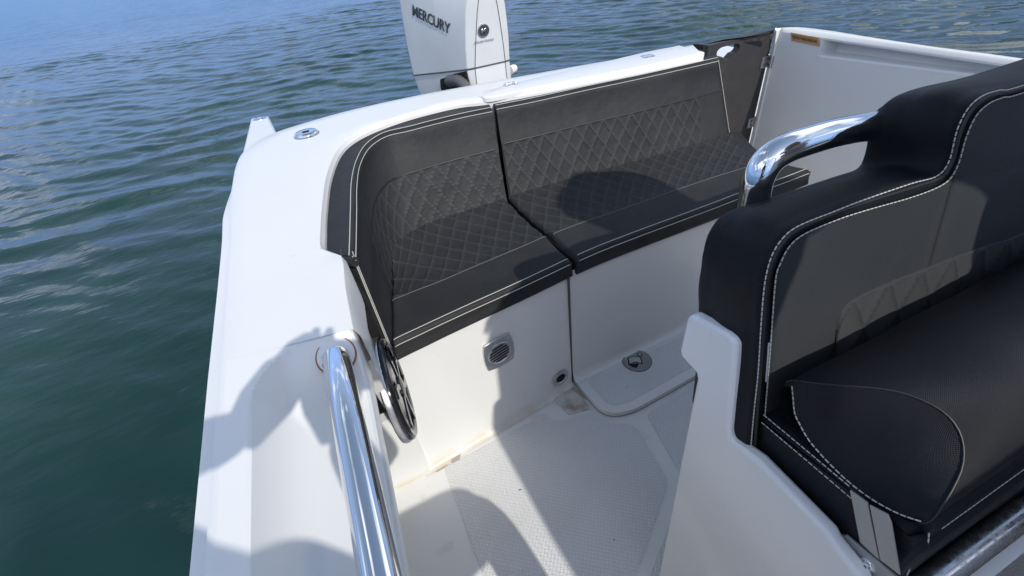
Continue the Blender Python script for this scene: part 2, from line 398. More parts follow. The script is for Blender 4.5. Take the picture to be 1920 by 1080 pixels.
def text_mesh(name, body, m, parent, origin, ux, uy, height, width=None, thick=.0008, shear=0, bold=0):
    """writing as flat raised letters on the plane spanned by ux, uy; origin = lower left corner"""
    cu = bpy.data.curves.new(name, 'FONT'); cu.body = body; cu.size = 1; cu.extrude = 0; cu.offset = bold; cu.shear = shear
    to = bpy.data.objects.new(name, cu); C.objects.link(to)
    bpy.context.view_layer.update()
    me = bpy.data.meshes.new_from_object(to.evaluated_get(bpy.context.evaluated_depsgraph_get()))
    bpy.data.objects.remove(to)
    P = np.array([v.co[:] for v in me.vertices]); lo, hi = P.min(0), P.max(0)
    ux, uy = np.array(ux, float), np.array(uy, float); nz = np.cross(unit(ux), unit(uy))
    sx = (width or height * (hi[0] - lo[0]) / (hi[1] - lo[1])) / (hi[0] - lo[0]); sy = height / (hi[1] - lo[1])
    Q = np.array(origin) + (P[:, :1] - lo[0]) * sx * ux + (P[:, 1:2] - lo[1]) * sy * uy
    me.vertices.foreach_set('co', Q.ravel()); me.materials.clear(); me.materials.append(m); me.update()
    o = bpy.data.objects.new(name, me); C.objects.link(o); o.parent = parent
    md = o.modifiers.new('thick', 'SOLIDIFY'); md.thickness = thick; md.offset = 0
    return o

# ------------------------------------------------------------------ water, far shore
def build_water():
    def axis(a, b, st, far, gr):
        c = list(np.arange(a, b + 1e-6, st)); d = st; x = b
        while x < far: d *= gr; x += d; c.append(x)
        d = st; x = a
        while x > -far: d *= gr; x -= d; c.insert(0, x)
        return np.array(c)
    X = axis(-.5, 16, .044, 900, 1.12); Y = axis(-12, 12, .044, 900, 1.12)
    gx, gy = np.meshgrid(X, Y); z = np.zeros_like(gx)
    wx = gx + .25 * np.sin(gy * .7 + .4) + .12 * np.sin(gy * 1.9 + gx * .6); wy = gy + .3 * np.sin(gx * .6) + .13 * np.sin(gx * 1.7 - gy * .8)
    for lam, amp, n in ((2.9, .006, 5), (1.2, .0062, 8), (.55, .0068, 13), (.29, .0046, 20), (.16, .0020, 22)):
        for i in range(n):
            th = rng.normal(-.45, .42); l = lam * rng.uniform(.75, 1.35); k = 2 * math.pi / l; ph = rng.uniform(0, 6.28)
            a = wx * math.cos(th) * k + wy * math.sin(th) * k + ph
            mod = .55 + .45 * np.sin(gx * rng.uniform(.3, .9) + gy * rng.uniform(-.9, .9) + rng.uniform(0, 6)); mod = mod ** 1.5 * 1.3
            s = np.sin(a); s = s if l < .35 else (np.exp(1.5 * (s - 1)) * 2.4 - 1.1); z += amp * s * mod / math.sqrt(n) * 1.3
    z *= .72 + .28 * np.clip((np.hypot(gx, gy) - 1.5) / 3.5, 0, 1)
    fade = np.clip((22 - np.hypot(gx - 4, gy)) / 8, 0, 1)
    z = z * fade - .25
    r, c = gx.shape; v = np.stack([gx, gy, z], -1).reshape(-1, 3)
    I = np.arange(r * c).reshape(r, c); f = np.stack([I[:-1, :-1], I[:-1, 1:], I[1:, 1:], I[1:, :-1]], -1).reshape(-1, 4)
    me = bpy.data.meshes.new('water'); me.vertices.add(len(v)); me.vertices.foreach_set('co', v.ravel())
    me.loops.add(f.size); me.polygons.add(len(f)); me.loops.foreach_set('vertex_index', f.ravel()); me.polygons.foreach_set('loop_start', np.arange(0, f.size, 4)); me.polygons.foreach_set('loop_total', np.full(len(f), 4)); me.update(); me.validate()
    me.polygons.foreach_set('use_smooth', [True] * len(me.polygons))
    m, nt, b = mat('harbour_water', (.008, .045, .042), .025, spec=.5)
    b.inputs['IOR'].default_value = 1.33
    tc = N(nt, 'ShaderNodeTexCoord')
    n0 = noise(nt, .8, 4, tc.outputs['Object']); n0.inputs['Distortion'].default_value = .5
    LK(nt, mixc(nt, ramp(nt, n0.outputs[0], .3, .7).outputs[0], (.007, .031, .031), (.014, .048, .038)), b.inputs['Base Color'])
    mp = N(nt, 'ShaderNodeMapping'); LK(nt, tc.outputs['Object'], mp.inputs[0]); mp.inputs['Rotation'].default_value = (0, 0, .45); mp.inputs['Scale'].default_value = (1, .4, 1)
    h = math_(nt, 'ADD', math_(nt, 'MULTIPLY', noise(nt, 6, 3, mp.outputs[0]).outputs[0], 1.0), math_(nt, 'MULTIPLY', noise(nt, 22, 3, mp.outputs[0]).outputs[0], .10))
    ln_ = N(nt, 'ShaderNodeVectorMath', operation='LENGTH'); LK(nt, tc.outputs['Object'], ln_.inputs[0])
    fm = N(nt, 'ShaderNodeMapRange'); LK(nt, ln_.outputs['Value'], fm.inputs[0]); fm.inputs[1].default_value = 12; fm.inputs[2].default_value = 24
    big = noise(nt, 1.7, 3, mp.outputs[0]); big.inputs['Distortion'].default_value = .8
    h = math_(nt, 'ADD', h, math_(nt, 'MULTIPLY', math_(nt, 'MULTIPLY', big.outputs[0], fm.outputs[0]), 6.0))
    bump(nt, b, h, .5, .022)
    me.materials.append(m)
    o = bpy.data.objects.new('water', me); C.objects.link(o); o['kind'] = 'structure'
build_water()
def build_shore():
    v = []; f = []; n = 90
    for i in range(n):
        a = rad(-100) + rad(76) * i / (n - 1)     # azimuth about +x, negative = port side
        R = 150 + 12 * math.sin(i * .5); hh = (20 + 5 * math.sin(i * .21) + 3 * math.sin(i * .9 + 1)) * min(1, (n - 1 - i) / 25, 1 if i > 8 else .4 + i * .075)
        for (dr, z) in ((0, -.6), (4, 1.2), (14, hh * .55), (30, hh * .85), (60, hh), (110, -.6)):
            v.append(((R + dr) * math.cos(a), (R + dr) * math.sin(a), z + (random.uniform(-1, 1) if z > 2 else 0)))
    for i in range(n - 1):
        for k in range(5): f.append((i * 6 + k, (i + 1) * 6 + k, (i + 1) * 6 + k + 1, i * 6 + k + 1))
    m, nt, b = mat('wooded_shore', (.10, .13, .07), .9)
    tc = N(nt, 'ShaderNodeTexCoord'); n_ = noise(nt, .12, 6, tc.outputs['Object'])
    LK(nt, mixc(nt, ramp(nt, n_.outputs[0], .4, .62).outputs[0], (.07, .11, .05), (.42, .40, .34)), b.inputs['Base Color'])
    o = mesh_obj('hills', v, f, m); o['kind'] = 'structure'
build_shore()

# ================================================================== the boat
boat = thing('boat', 'white open motorboat with black upholstered stern bench, moored on green water', 'boat')
ZG = .80
# outer and inner edges of the deck round starboard side and stern (matching points)
E_px = [(410, 650), (424, 540), (427, 472), (428, 460), (430, 420), (433, 380), (437, 345), (445, 305), (460, 280), (500, 254), (560, 233), (660, 205), (783, 178), (890, 158), (1000, 138), (1100, 120), (1200, 103), (1297, 84)]
G_px = [(655, 620), (641, 540), (633, 480), (597, 467), (596, 425), (600, 380), (608, 328), (627, 283), (655, 257), (697, 236), (752, 217), (806, 202), (858, 190), (912, 183), (1010, 166), (1110, 147), (1210, 127), (1318, 104)]
E = zs(E_px, ZG); E[0] = (.60, .243, ZG); E[1] = (.75, .2435, ZG); E[2] = (.865, .244, ZG); E[3] = (.885, .2442, ZG); E[4] = (1.04, .246, ZG); G = zs(G_px, ZG)
ts = np.unique(np.r_[np.linspace(0, 2, 7), 2.35, 2.7, 2.9, 3.0, np.linspace(3.08, 17, 75)])
Es, Gs = cr(E, ts=ts), cr(G, ts=ts)
for i, t in enumerate(ts):           # keep the notch where the cushion starts crisp
    if 2 < t < 3: Gs[i] = G[2] * (3 - t) + G[3] * (t - 2); Es[i] = E[2] * (3 - t) + E[3] * (t - 2)
# outward direction of the rim
d = np.gradient(Es, axis=0); out = unit(np.stack([-d[:, 1], d[:, 0], 0 * d[:, 0]], 1)); 
if out[5][1] < 0: out = -out
k_ = np.clip((Es[:, 0] - .95) / .35, 0, 1)[:, None]; k_[30:] = 1; out = unit(out * k_ + np.array([0, 1., 0]) * (1 - k_))
def dz(A, z): B = A.copy(); B[:, 2] = z; return B
Gi = Gs - out * 0
inw = unit(Gs - Es); inw[:, 2] = 0
fl = np.clip(1 - (Es[:, :1] - 1.16) / .34, .12, 1); fl[40:] = .12
rows = [dz(Es + out * .075 - out * .16, -.40), dz(Es + out * (.033 * fl - .013), .30), dz(Es + out * .033 * fl, .755), dz(Es + out * .032 * fl, .770), dz(Es + out * .027 * fl, .779), dz(Es + out * .007, .785), dz(Es + out * .0045, .795), dz(Es - out * .006, ZG)] + sub(dz(Es - out * .006, ZG), dz(Gs, ZG + .002), 6)[1:]
rows += [dz(Gs + inw * .006, ZG), dz(Gs + inw * .012, .785), dz(Gs + inw * .014, .70)]
o = gridmesh('stern_deck', rows, M_GEL, boat, flip=False)
sharp(o, 26)
sel = (Es[:, 0] > .72) & (Es[:, 1] > .17)
MB().tube(list(dz((Es + out * .0068)[sel], .7868)), .0013, 6).build('deck_seam', M_SEAL, boat)
# side deck alongside the cockpit with its scooped rail bay
xs = np.unique(np.r_[np.linspace(-2.2, -.4, 8), np.linspace(-.4, .45, 30), np.linspace(.46, Es[0][0], 22)])
e0 = Es[0]; g0 = Gs[0]
def y_out(x):  # hull edge line
    return e0[1] - .012 * (e0[0] - x)
def y_in(x): t = (g0[0] - x); return g0[1] + .055 * t * (1 if t > 0 else .3)
def bay(x, y):
    xe, yo, r = .572, .200, .075    # end and outer line of the bay, corner radius
    dx = xe - x; dy = yo - y
    if dx <= 0 or dy <= 0: return 0
    if dx < r and dy < r: dd = r - math.hypot(r - dx, r - dy)
    else: dd = min(dx, dy)
    if dd <= 0: return 0
    t = min(1, min(dd / .055, max(0, dx) / .13 + .0)); return .052 * (1 - (1 - t) ** 2.4)
rows = []
for u, oo in ((-.40, -.085), (.30, .020), (.755, .033), (.770, .032), (.779, .027), (.785, .007), (.795, .0045)):
    rows.append(np.array([(x, y_out(x) + oo, u) for x in xs]))
nv = 56
for k in range(nv + 1):
    t = k / nv
    R = []
    for x in xs:
        y = (y_out(x) - .006) * (1 - t) + y_in(x) * t
        R.append((x, y, ZG - bay(x, y)))
    rows.append(np.array(R))
Rl = rows[-1]
rows.append(Rl + np.array([0, -.004, -.004])); rows.append(Rl + np.array([0, -.006, -.012]))
rows.append(np.array([(p[0], p[1] - .004, .70) for p in Rl]))
o = gridmesh('side_deck', rows, M_GEL, boat, flip=True); sharp(o, 30)
# inner side wall of the cockpit, starboard, full height, coved into the sole
WX = np.linspace(-2.2, .83, 24); 
def wally(x): return (y_in(x) - .004 if x < g0[0] else Gs[0][1] + (G[2][1] - G[0][1]) * (x - g0[0]) / (G[2][0] - G[0][0]) - .004)
MB().prism([(x, .053, z) for x, z in ((.60, .70), (.63, .60), (.70, .42), (.76, .31), (.80, .25), (.84, .21), (.84, .50), (.84, .70))], (0, .02, 0)).build('cockpit_side_wall', M_GEL, boat)
WX = np.linspace(.615, .84, 8)
gridmesh('coaming_wall', [np.array([(x, wally(x), .785) for x in WX]), np.array([(x, wally(x) - .001, .70) for x in WX]), np.array([(x, .0525, .58 + max(0, .6 - x) * .8) for x in WX])], M_GEL2, boat)
MB().box(-2.2, .803, .24, .26, 0, .74).build('hull_liner', M_GEL2, boat)
MB().box(.803, .83, .044, .30, 0, .30).build('locker_return', M_WALL, boat)
# ---- front of the bench locker
F1_px = [(733, 645), (760, 632), (790, 618), (830, 599), (900, 567), (960, 540), (1020, 512), (1072, 487)]
F2_px = [(1081, 484), (1130, 463), (1200, 436), (1270, 410), (1340, 384), (1400, 361), (1470, 337), (1522, 317)]
ZS = .52
F1, F2 = zs(F1_px, ZS), zs(F2_px, ZS)
def wallx(y): return .822 + (.045 - y) * .1234 if y > -.49 else .888 + max(0, (-.49 - y)) * .028
WY = np.linspace(.06, -.487, 26)
def wall_rows(Y, z0):
    r = [np.array([(wallx(y) + .006, y, .475) for y in Y]), np.array([(wallx(y) + .004, y, .30) for y in Y]), np.array([(wallx(y), y, z0 + .03) for y in Y])]
    for t in np.linspace(.15, 1, 6): r.append(np.array([(wallx(y) - .022 * (1 - math.cos(t * 1.57)), y, z0 + .03 * (1 - math.sin(t * 1.57)) + .0015) for y in Y]))
    return r
gridmesh('locker_front', wall_rows(WY, 0), M_WALL, boat, flip=True)
WY2 = np.linspace(-.4935, -1.43, 24)
gridmesh('locker_door', wall_rows(WY2, .02), M_GEL, boat, cap0=False, flip=True)
MB().box(.889, .92, -.4934, -.4872, 0, .475).build('door_gap', M_SEAL, boat)
mb = MB().box(.93, 1.46, -1.44, -1.425, 0, .455); mb.build('locker_end', M_GEL2, boat)
# ---- sole
def poly_round(pts, r, n=6):
    P = [np.array(p, float) for p in pts]; out = []
    for i, p in enumerate(P):
        a, b = P[i - 1], P[(i + 1) % len(P)]; rr = r[i] if hasattr(r, '__len__') else r
        A = p + unit(a - p) * rr; B = p + unit(b - p) * rr
        for t in np.linspace(0, 1, n): out.append((1 - t) ** 2 * A + 2 * t * (1 - t) * p + t * t * B)
    return out
MB().box(-2.2, 1.5, -1.82, .24, -.06, 0).build('cockpit_sole', M_SOLE, boat, smooth=False)
def panel(name, pts, r, z0, z1, m, parent=boat, ins=.0):
    P = poly_round([(a, b, z1) for a, b in pts], r)
    o = MB().prism(P, (0, 0, z0 - z1)).build(name, m, parent, ang=30); return o
skid = [(.800, .005), (.812, -.20), (.826, -.345), (.775, -.372), (.762, -.47), (.690, -.515), (.655, -.575), (.46, -.545), (.30, -.305), (-.3, -.30), (-.3, .005)]
panel('nonskid_panel', skid, [.02, .001, .015, .015, .015, .03, .03, .02, .02, .01, .01], .0004, .0022, M_SKID)
panel('nonskid_panel', [(.668, -.628), (.690, -.86), (.690, -1.30), (-.3, -1.3), (-.3, -.345), (.29, -.345), (.44, -.585)], .02, .0004, .0022, M_SKID)
# raised hatch step in the corner, drain pocket beside it
step = [(.905, -.4945), (.800, -.5005), (.712, -.509), (.690, -.600), (.700, -.78), (.712, -.99), (.712, -1.46), (.93, -1.46)]
st = panel('hatch_step', step, [.002, .004, .055, .03, .01, .01, .01, .005], .001, .020, M_GEL)
bevel(st, .003, 2, 50)
panel('step_seam', [(a - (.0015 if a < .75 else 0), b + .0015) for a, b in step], [.002, .004, .055, .03, .01, .01, .01, .005], .0005, .0028, M_SEAM2)
panel('nonskid_panel', [(.862, -.53), (.775, -.532), (.733, -.545), (.72, -.6), (.735, -.82), (.745, -1.0), (.745, -1.4), (.868, -1.4)], [.015, .01, .018, .02, .01, .01, .01, .01], .020, .0218, M_SKID, st)
panel('drain_pocket', [(.868, -.400), (.782, -.415), (.768, -.487), (.885, -.4865)], .006, .0006, .0030, M_POCKET)
panel('grime_patch', [(.823, .030), (.812, .006), (.818, -.03), (.800, .0), (.797, .03)], .004, .0005, .0014, M_GRIME)
panel('grime_patch', [(.829, -.03), (.836, -.085), (.829, -.10), (.818, -.055), (.80, -.045), (.805, -.02)], .004, .0022, .0030, M_GRIME)
panel('grime_patch', [(.888, -.470), (.850, -.4925), (.800, -.4945), (.838, -.482)], .004, .0033, .0040, M_GRIME)

# ---- fittings on the locker front
def wall_frame(y, z, x_off=0):
    c = np.array([wallx(y) - x_off, y, z]); n = unit(np.array([-1, -.1234, 0.])); u = unit(np.array([.1234, -1, 0.])); return c, n, u
c, n, u = wall_frame(-.243, .318, -.0015)
up = np.array([0, 0, 1.])
def sq(k, r, bul=.006):
    P = []
    for (a, b) in ((-1, -1), (1, -1), (1, 1), (-1, 1)):
        P.append(c + u * a * r * .98 + up * b * r * 1.14)
    out = []
    for i in range(4):
        A, B = P[i], P[(i + 1) % 4]; mid = unit((A + B) / 2 - c)
        for t in np.linspace(0, 1, 9)[:-1]: out.append(A * (1 - t) + B * t + mid * bul * 4 * t * (1 - t))
    return out
vt = MB().prism([p + n * .005 for p in sq(0, .0425)], -n * .006).build('intake_vent', M_BRU, boat); bevel(vt, .0010, 2)
MB().disc(c + n * .005, n, .0375, .004, 40, [(1, 0), (.97, .003), (.90, .0035), (.86, .0012)], u).build('vent_ring', M_BRU, vt)
mb = MB()
for k in range(6):
    a = (k - 2.5) * .0100; hw = math.sqrt(.0305 ** 2 - a * a) + .0005
    dr = u * math.cos(rad(8)) + up * math.sin(rad(8)); dn = up * math.cos(rad(8)) - u * math.sin(rad(8))
    P = [c + n * .0068 + dr * s_ * hw + dn * (a + t_ * .0024) for s_, t_ in ((-1, -1), (1, -1), (1.03, 0), (1, 1), (-1, 1), (-1.03, 0))]
    mb.prism(P, n * .0005)
mb.build('vent_slots', M_HOLE, vt)
for a, b in ((-1, -1), (1, -1), (1, 1), (-1, 1)):
    MB().disc(c + n * .005 + u * a * .0350 + up * b * .0405, n, .0032, .002, 12, [(1, 0), (.8, .0016), (.3, .0018)]).build('screw', M_CHR, vt)
c, n, u = wall_frame(-.441, .068, .0015)
dr = MB().disc(c, n, .033, .005, 36, [(1, -.004), (1, .002), (.88, .005), (.62, .005), (.55, .001)], u).build('drain_fitting', M_BRU, boat)
MB().disc(c + n * .003, n, .017, .001, 24, [(1, 0), (1, .0008)]).build('drain_bore', M_HOLE, dr)
for k in range(3):
    a = rad(90 + 120 * k); MB().disc(c + n * .005 + (u * math.cos(a) + up * math.sin(a)) * .0255, n, .0032, .002, 10, [(1, 0), (.7, .0014)]).build('screw', M_CHR, dr)
# turning latch let into the step
c = atz(1194, 676, .022); c[2] = .0218
la = MB().disc(c, (0, 0, 1),   .0490, .004, 40, [(1, 0), (.98, .0028), (.90, .0036), (.84, .0022)], (1, 0, 0)).build('hatch_latch', M_LAT, boat)
MB().disc(c - np.array([0, 0, .0016]), (0, 0, 1), .0512, .002, 40, [(1, 0), (1, .002)]).build('latch_seal', M_SEAL, la)
def flat(pts, z, t=.0012): return [(c[0] + a * 1.65, c[1] + b * 1.65, z) for a, b in pts]
ang = rad(-25); ca, sa = math.cos(ang), math.sin(ang)
def rot(P): return [(a * ca - b * sa, a * sa + b * ca) for a, b in P]
MB().prism(flat(rot([(-.021, .004), (-.018, .013), (-.008, .021), (-.010, .010), (-.009, -.002)]), .0241), (0, 0, .0006)).build('finger_slot', M_HOLE, la)
MB().prism(flat(rot([(-.012, .019), (.008, .018), (.011, .004), (.008, -.010), (-.012, -.010), (-.006, .004)]), .0242), (0, 0, .0003)).build('latch_outline', M_HOLE, la)
MB().prism(flat(rot([(-.0095, .0165), (.006, .0155), (.0085, .004), (.006, -.0075), (-.0095, -.0075), (-.004, .004)]), .0245), (0, 0, .0014)).build('latch_handle', M_BRU, la)
MB().prism(flat(rot([(.010, -.004), (.019, -.004), (.019, -.014), (.010, -.014)]), .0242), (0, 0, .0004)).build('latch_outline', M_HOLE, la)
MB().prism(flat(rot([(.0118, -.0058), (.0172, -.0058), (.0172, -.0122), (.0118, -.0122)]), .0246), (0, 0, .0008)).build('latch_button', M_BRU, la)

# ---- speaker on the side wall
def speaker():
    c = Vector((.715, .050, .492)); n = Vector((-.10, -.99, .05)).normalized(); c = c + n * .004
    a_ = Vector((1, 0, 0)); a_ = (a_ - n * a_.dot(n)).normalized(); b_ = n.cross(a_)
    sp = MB().disc(c, n, .116, .02, 56, [(1.0, -.008), (1.0, .008), (.985, .014), (.94, .018), (.84, .016), (.80, .008), (.78, .004)]).build('speaker', M_SPK, boat)
    MB().disc(c, n, .090, .01, 40, [(1, .005), (.7, -.001), (.3, .004), (.12, .008)]).build('speaker_cone', M_SPG, sp)
    mb = MB()
    for k in range(6):
        a = 2 * math.pi * k / 6 + .3
        P = [(.020, .006), (.058, .011), (.092, .017)]
        poly = [(P[0][0], -P[0][1]), (P[1][0], -P[1][1]), (P[2][0], -P[2][1] * .4), (P[2][0], P[2][1]), (P[1][0], P[1][1] * .3), (P[0][0], P[0][1])]
        mb.prism([np.array(c + n * .016 + a_ * (r * math.cos(a) - w * math.sin(a)) + b_ * (r * math.sin(a) + w * math.cos(a))) for r, w in poly], np.array(n * .0045))
    mb.disc(c + n * .014, n, .026, .01, 28, [(1, 0), (.95, .007), (.5, .010)])
    o = mb.build('speaker_grille', M_SPK, sp); bevel(o, .0012, 2)
    MB().disc(c, n, .112, .01, 48, [(1.05, -.006), (1.055, .003), (1.03, .007), (1.0, .007)]).build('trim_ring', M_BRU, sp)
speaker()

# ---- chrome grab rail on the side deck
r0 = atz(630, 672, .790); r1 = atz(713, 1080, .790)
dirr = unit(r0 - r1); r0e = r0 + dirr * .022 + np.array([0, 0, -.020])
pts = [r1 - dirr * 1.2, r1, r0 - dirr * .05, r0, r0e]
gr = MB().tube([pts[0] + (pts[3] - pts[0]) * t for t in np.linspace(0, 1, 12)] + [r0e], .0195, 32).build('grab_rail', M_CHR, boat)
cc = atz(629, 664, .784); cc[2] = ZG - bay(cc[0], cc[1]) + .001
MB().disc(cc, (-.6, 0, 1), .0275, .004, 40, [(1, 0), (.97, .003), (.80, .0035)]).build('rail_socket', M_GEL2, gr)
MB().disc(cc + np.array([0, 0, -.0012]), (-.6, 0, 1), .0290, .004, 40, [(1, 0), (1, .003), (.9, .0032)]).build('rust_stain', M_RUST, gr)

# ---- filler cap on the stern deck
c = atz(575, 252, .802); c[2] = .8
fc = MB().disc(c, (0, 0, 1), .0345, .01, 44, [(1.06, 0), (1.06, .004), (1.0, .0085), (.93, .0105), (.5, .0112)]).build('filler_cap', M_CHR, boat)
MB().prism([(c[0] + a, c[1] + b, .8108) for a, b in ((-.012, -.010), (.005, -.011), (.005, .010), (-.012, .010))], (0, 0, .001)).build('key_slot', M_HOLE, fc)
MB().disc(c, (0, 0, 1), .0385, .01, 44, [(1, -.001), (1, .002)]).build('cap_gasket', M_SEAL, fc)

# ---- folding lid on the stern, its two hinges
LZ = .807
lid_in = [(897, 179), (920, 181), (1010, 162), (1110, 143), (1210, 123), (1321, 98)]
lid_out = [(906, 172), (958, 157), (1030, 139), (1110, 121), (1207, 98), (1268, 86)]
a, b = cr(zs(lid_in, LZ), 30), cr(zs(lid_out, LZ), 30)
b[-1] = zs([(1272, 85)], LZ)[0]
rows = [dz(a, .79)] + profile([dz(a, .79), a, b, dz(b, .79)], [0, .005, .005, 0], 3)[1:-1] + [dz(b, .79)]
o = gridmesh('transom_lid', rows, M_GEL, boat, True, True); lid = o
def deck_hinge(px):
    c = atz(*px, LZ); c[2] = LZ
    ux = unit(zs([lid_in[4]], LZ)[0] - zs([lid_in[2]], LZ)[0]); uy = np.cross([0, 0, 1.], ux)
    hb = MB()
    for s in (-1, 1):
        P = [c + ux * x_ + uy * s * y_ for x_, y_ in ((-.018, .002), (-.024, .012), (-.017, .021), (.017, .021), (.024, .012), (.018, .002))]
        hb.prism([p + np.array([0, 0, .0002]) for p in P], (0, 0, .0022))
    o = hb.build('hinge', M_CHR, boat); bevel(o, .0008, 2)
    MB().tube([c - ux * .019 + np.array([0, 0, .0035]), c + ux * .019 + np.array([0, 0, .0035])], .0028, 10).build('hinge_pin', M_CHR, o)
    for s in (-1, 1):
        for k in (-1, 1): MB().disc(c + ux * k * .012 + uy * s * .013 + np.array([0, 0, .0024]), (0, 0, 1), .0030, .001, 10, [(1, 0), (.6, .0007)]).build('screw', M_SPG, o)
deck_hinge((958, 158)); deck_hinge((1215, 106))

# ---- transom box under the deck (keeps the stern solid), hull sponson with its top fitting
rows = [dz(Es - out * .01, .79), dz(Es - out * .01, -.4)]
# bulkhead behind the backrests
rows = [dz(Gs[12:] + inw[12:] * .014, .79), dz(Gs[12:] + inw[12:] * .014, .0)]
gridmesh('transom_bulkhead', rows, M_GEL, boat)
sp_ = MB()
zt = .70
A = [(1.05, .2775, .766), (1.45, .277, .752), (1.85, .272, .722), (2.335, .260, .70), (2.315, .186, .70), (1.9, .150, .715), (1.45, .12, .735), (1.05, .12, .75)]
Bm = [(x - (.06 if x > 2 else 0), y - .05, -.45) for x, y, z in A]
n_s = len(A); sp_.add(A + Bm, [(3, 4, 5, 2), (2, 5, 6, 1), (1, 6, 7, 0), tuple(range(n_s, 2 * n_s))] + [(i, (i + 1) % n_s, (i + 1) % n_s + n_s, i + n_s) for i in range(n_s)])
spn = sp_.build('hull_sponson', M_GEL, boat); bevel(spn, .008, 3)
c = atz(487, 223, zt + .001)
o = MB().disc(c, (0, 0, 1), .030, .004, 28, [(1, -.001), (.95, .002), (.7, .003)]).build('deck_fitting', M_BRU, boat)
for v in o.data.vertices: v.co.x = c[0] + (v.co.x - c[0]) * .9
MB().disc(c + np.array([0, 0, .003]), (0, 0, 1), .007, .004, 12, [(1, 0), (.6, .004)]).build('fitting_stud', M_CHR, o)

# ---- port bulkhead with rail recess and side deck
PY = -1.80
def port_panel():
    rec = [(1545, 98), (1600, 105), (1700, 119), (1830, 137), (1900, 147)]
    bx0 = atz(1545, 98, .74)
    zb0, zb1 = .728, .752; zt0, zt1 = .788, .778
    xr = 1.262; xf = -.5
    v = []; f = []
    # profile of the aft edge (slightly raked), wall below the recess
    def zl(x): return zb0 + (zb1 - zb0) * (xr - x) / (xr - .7)
    def ztp(x): return .790
    X1 = np.linspace(xf, xr, 14); 
    rows = [np.array([(x, PY, -.02) for x in X1]), np.array([(x, PY, .3) for x in X1]), np.array([(x, PY, zl(x)) for x in X1])]
    rows += [np.array([(x, PY - .004, zl(x) + .006) for x in X1]), np.array([(x, PY - .055, zl(x) + .010) for x in X1]), np.array([(x, PY - .058, zl(x) + .014) for x in X1]), np.array([(x, PY - .062, .784) for x in X1]), np.array([(x, PY, .786) for x in X1]), np.array([(x, PY, .792) for x in X1])]
    o = gridmesh('port_bulkhead', rows, M_GEL2, boat, flip=False); sharp(o, 20)
    # aft part up to the door
    P = [(xr, PY - .0005, -.02), (1.478, PY - .0005, -.02), (1.478, PY - .0005, .33), (1.477, PY - .0005, .792), (xr, PY - .0005, .792)]
    MB().prism(P, (0, -.05, 0)).build('port_bulkhead', M_GEL2, boat, smooth=False)
    # bright return at the aft end of the recess
    b = MB().prism([(xr + .002, PY + .001, .722), (xr + .002, PY + .001, .790), (xr - .020, PY - .058, .790), (xr - .020, PY - .058, .738)], (.004, 0, 0)).build('recess_return', M_GEL, boat)
    # deck on top
    Op = [(1453, 54), (1468, 52), (1500, 51), (1560, 58), (1640, 71), (1740, 86), (1840, 99), (1920, 110)]
    O_ = cr(zs(Op, .806), 40); Od = unit(O_[-1] - O_[-2]); O_ = np.vstack([O_, O_[-1] + Od * .6, O_[-1] + Od * 2.2])
    I_ = np.array([(x, PY, .790 + .000 * x) for x in O_[:, 0]]); I_[0] = (1.476, PY, .793)
    O_[:, 2] = .806
    Md = (O_ + I_) / 2; Md[:, 2] = .806
    nv_ = np.zeros_like(O_); nv_[:, 1] = -1
    rows = [I_, I_ * .85 + O_ * .15 + np.array([0, 0, .010])] + [Md, O_, O_ + nv_ * .012 + np.array([0, 0, -.012]), O_ + nv_ * .02 + np.array([0, 0, -.06]), dz(O_ + nv_ * .03, -.4)]
    o = gridmesh('port_side_deck', rows, M_GEL, boat, flip=True)
port_panel()
# sticker
p0 = aty(1484, 76, PY + .0015); ux = unit(aty(1537, 87, PY) - aty(1484, 76, PY)); uy = unit(aty(1483, 66, PY) - aty(1484, 76, PY))
Wd = np.linalg.norm(aty(1537, 87, PY) - aty(1484, 76, PY)); Hh = .030
lb = MB().prism([p0, p0 + ux * Wd, p0 + ux * Wd + uy * Hh, p0 + uy * Hh], (0, .0008, 0)).build('warning_label', M_TAN, boat, smooth=False)
text_mesh('label_text', 'KEEP SHUT WHEN UNDER WAY', M_TAN2, lb, p0 + ux * Wd * .06 + uy * Hh * .30 + np.array([0, .0014, 0]), ux, uy, Hh * .42, Wd * .88, .0004, bold=.01)
# small pale paint chips on the bulkhead
for q in ((1465, 197), (1429, 234), (1443, 238), (1463, 160)):
    MB().disc(aty(*q, PY + .0004), (0, 1, 0), .0035, .001, 10, [(1, 0), (.6, .0006)]).build('paint_chip', M_GEL, boat)

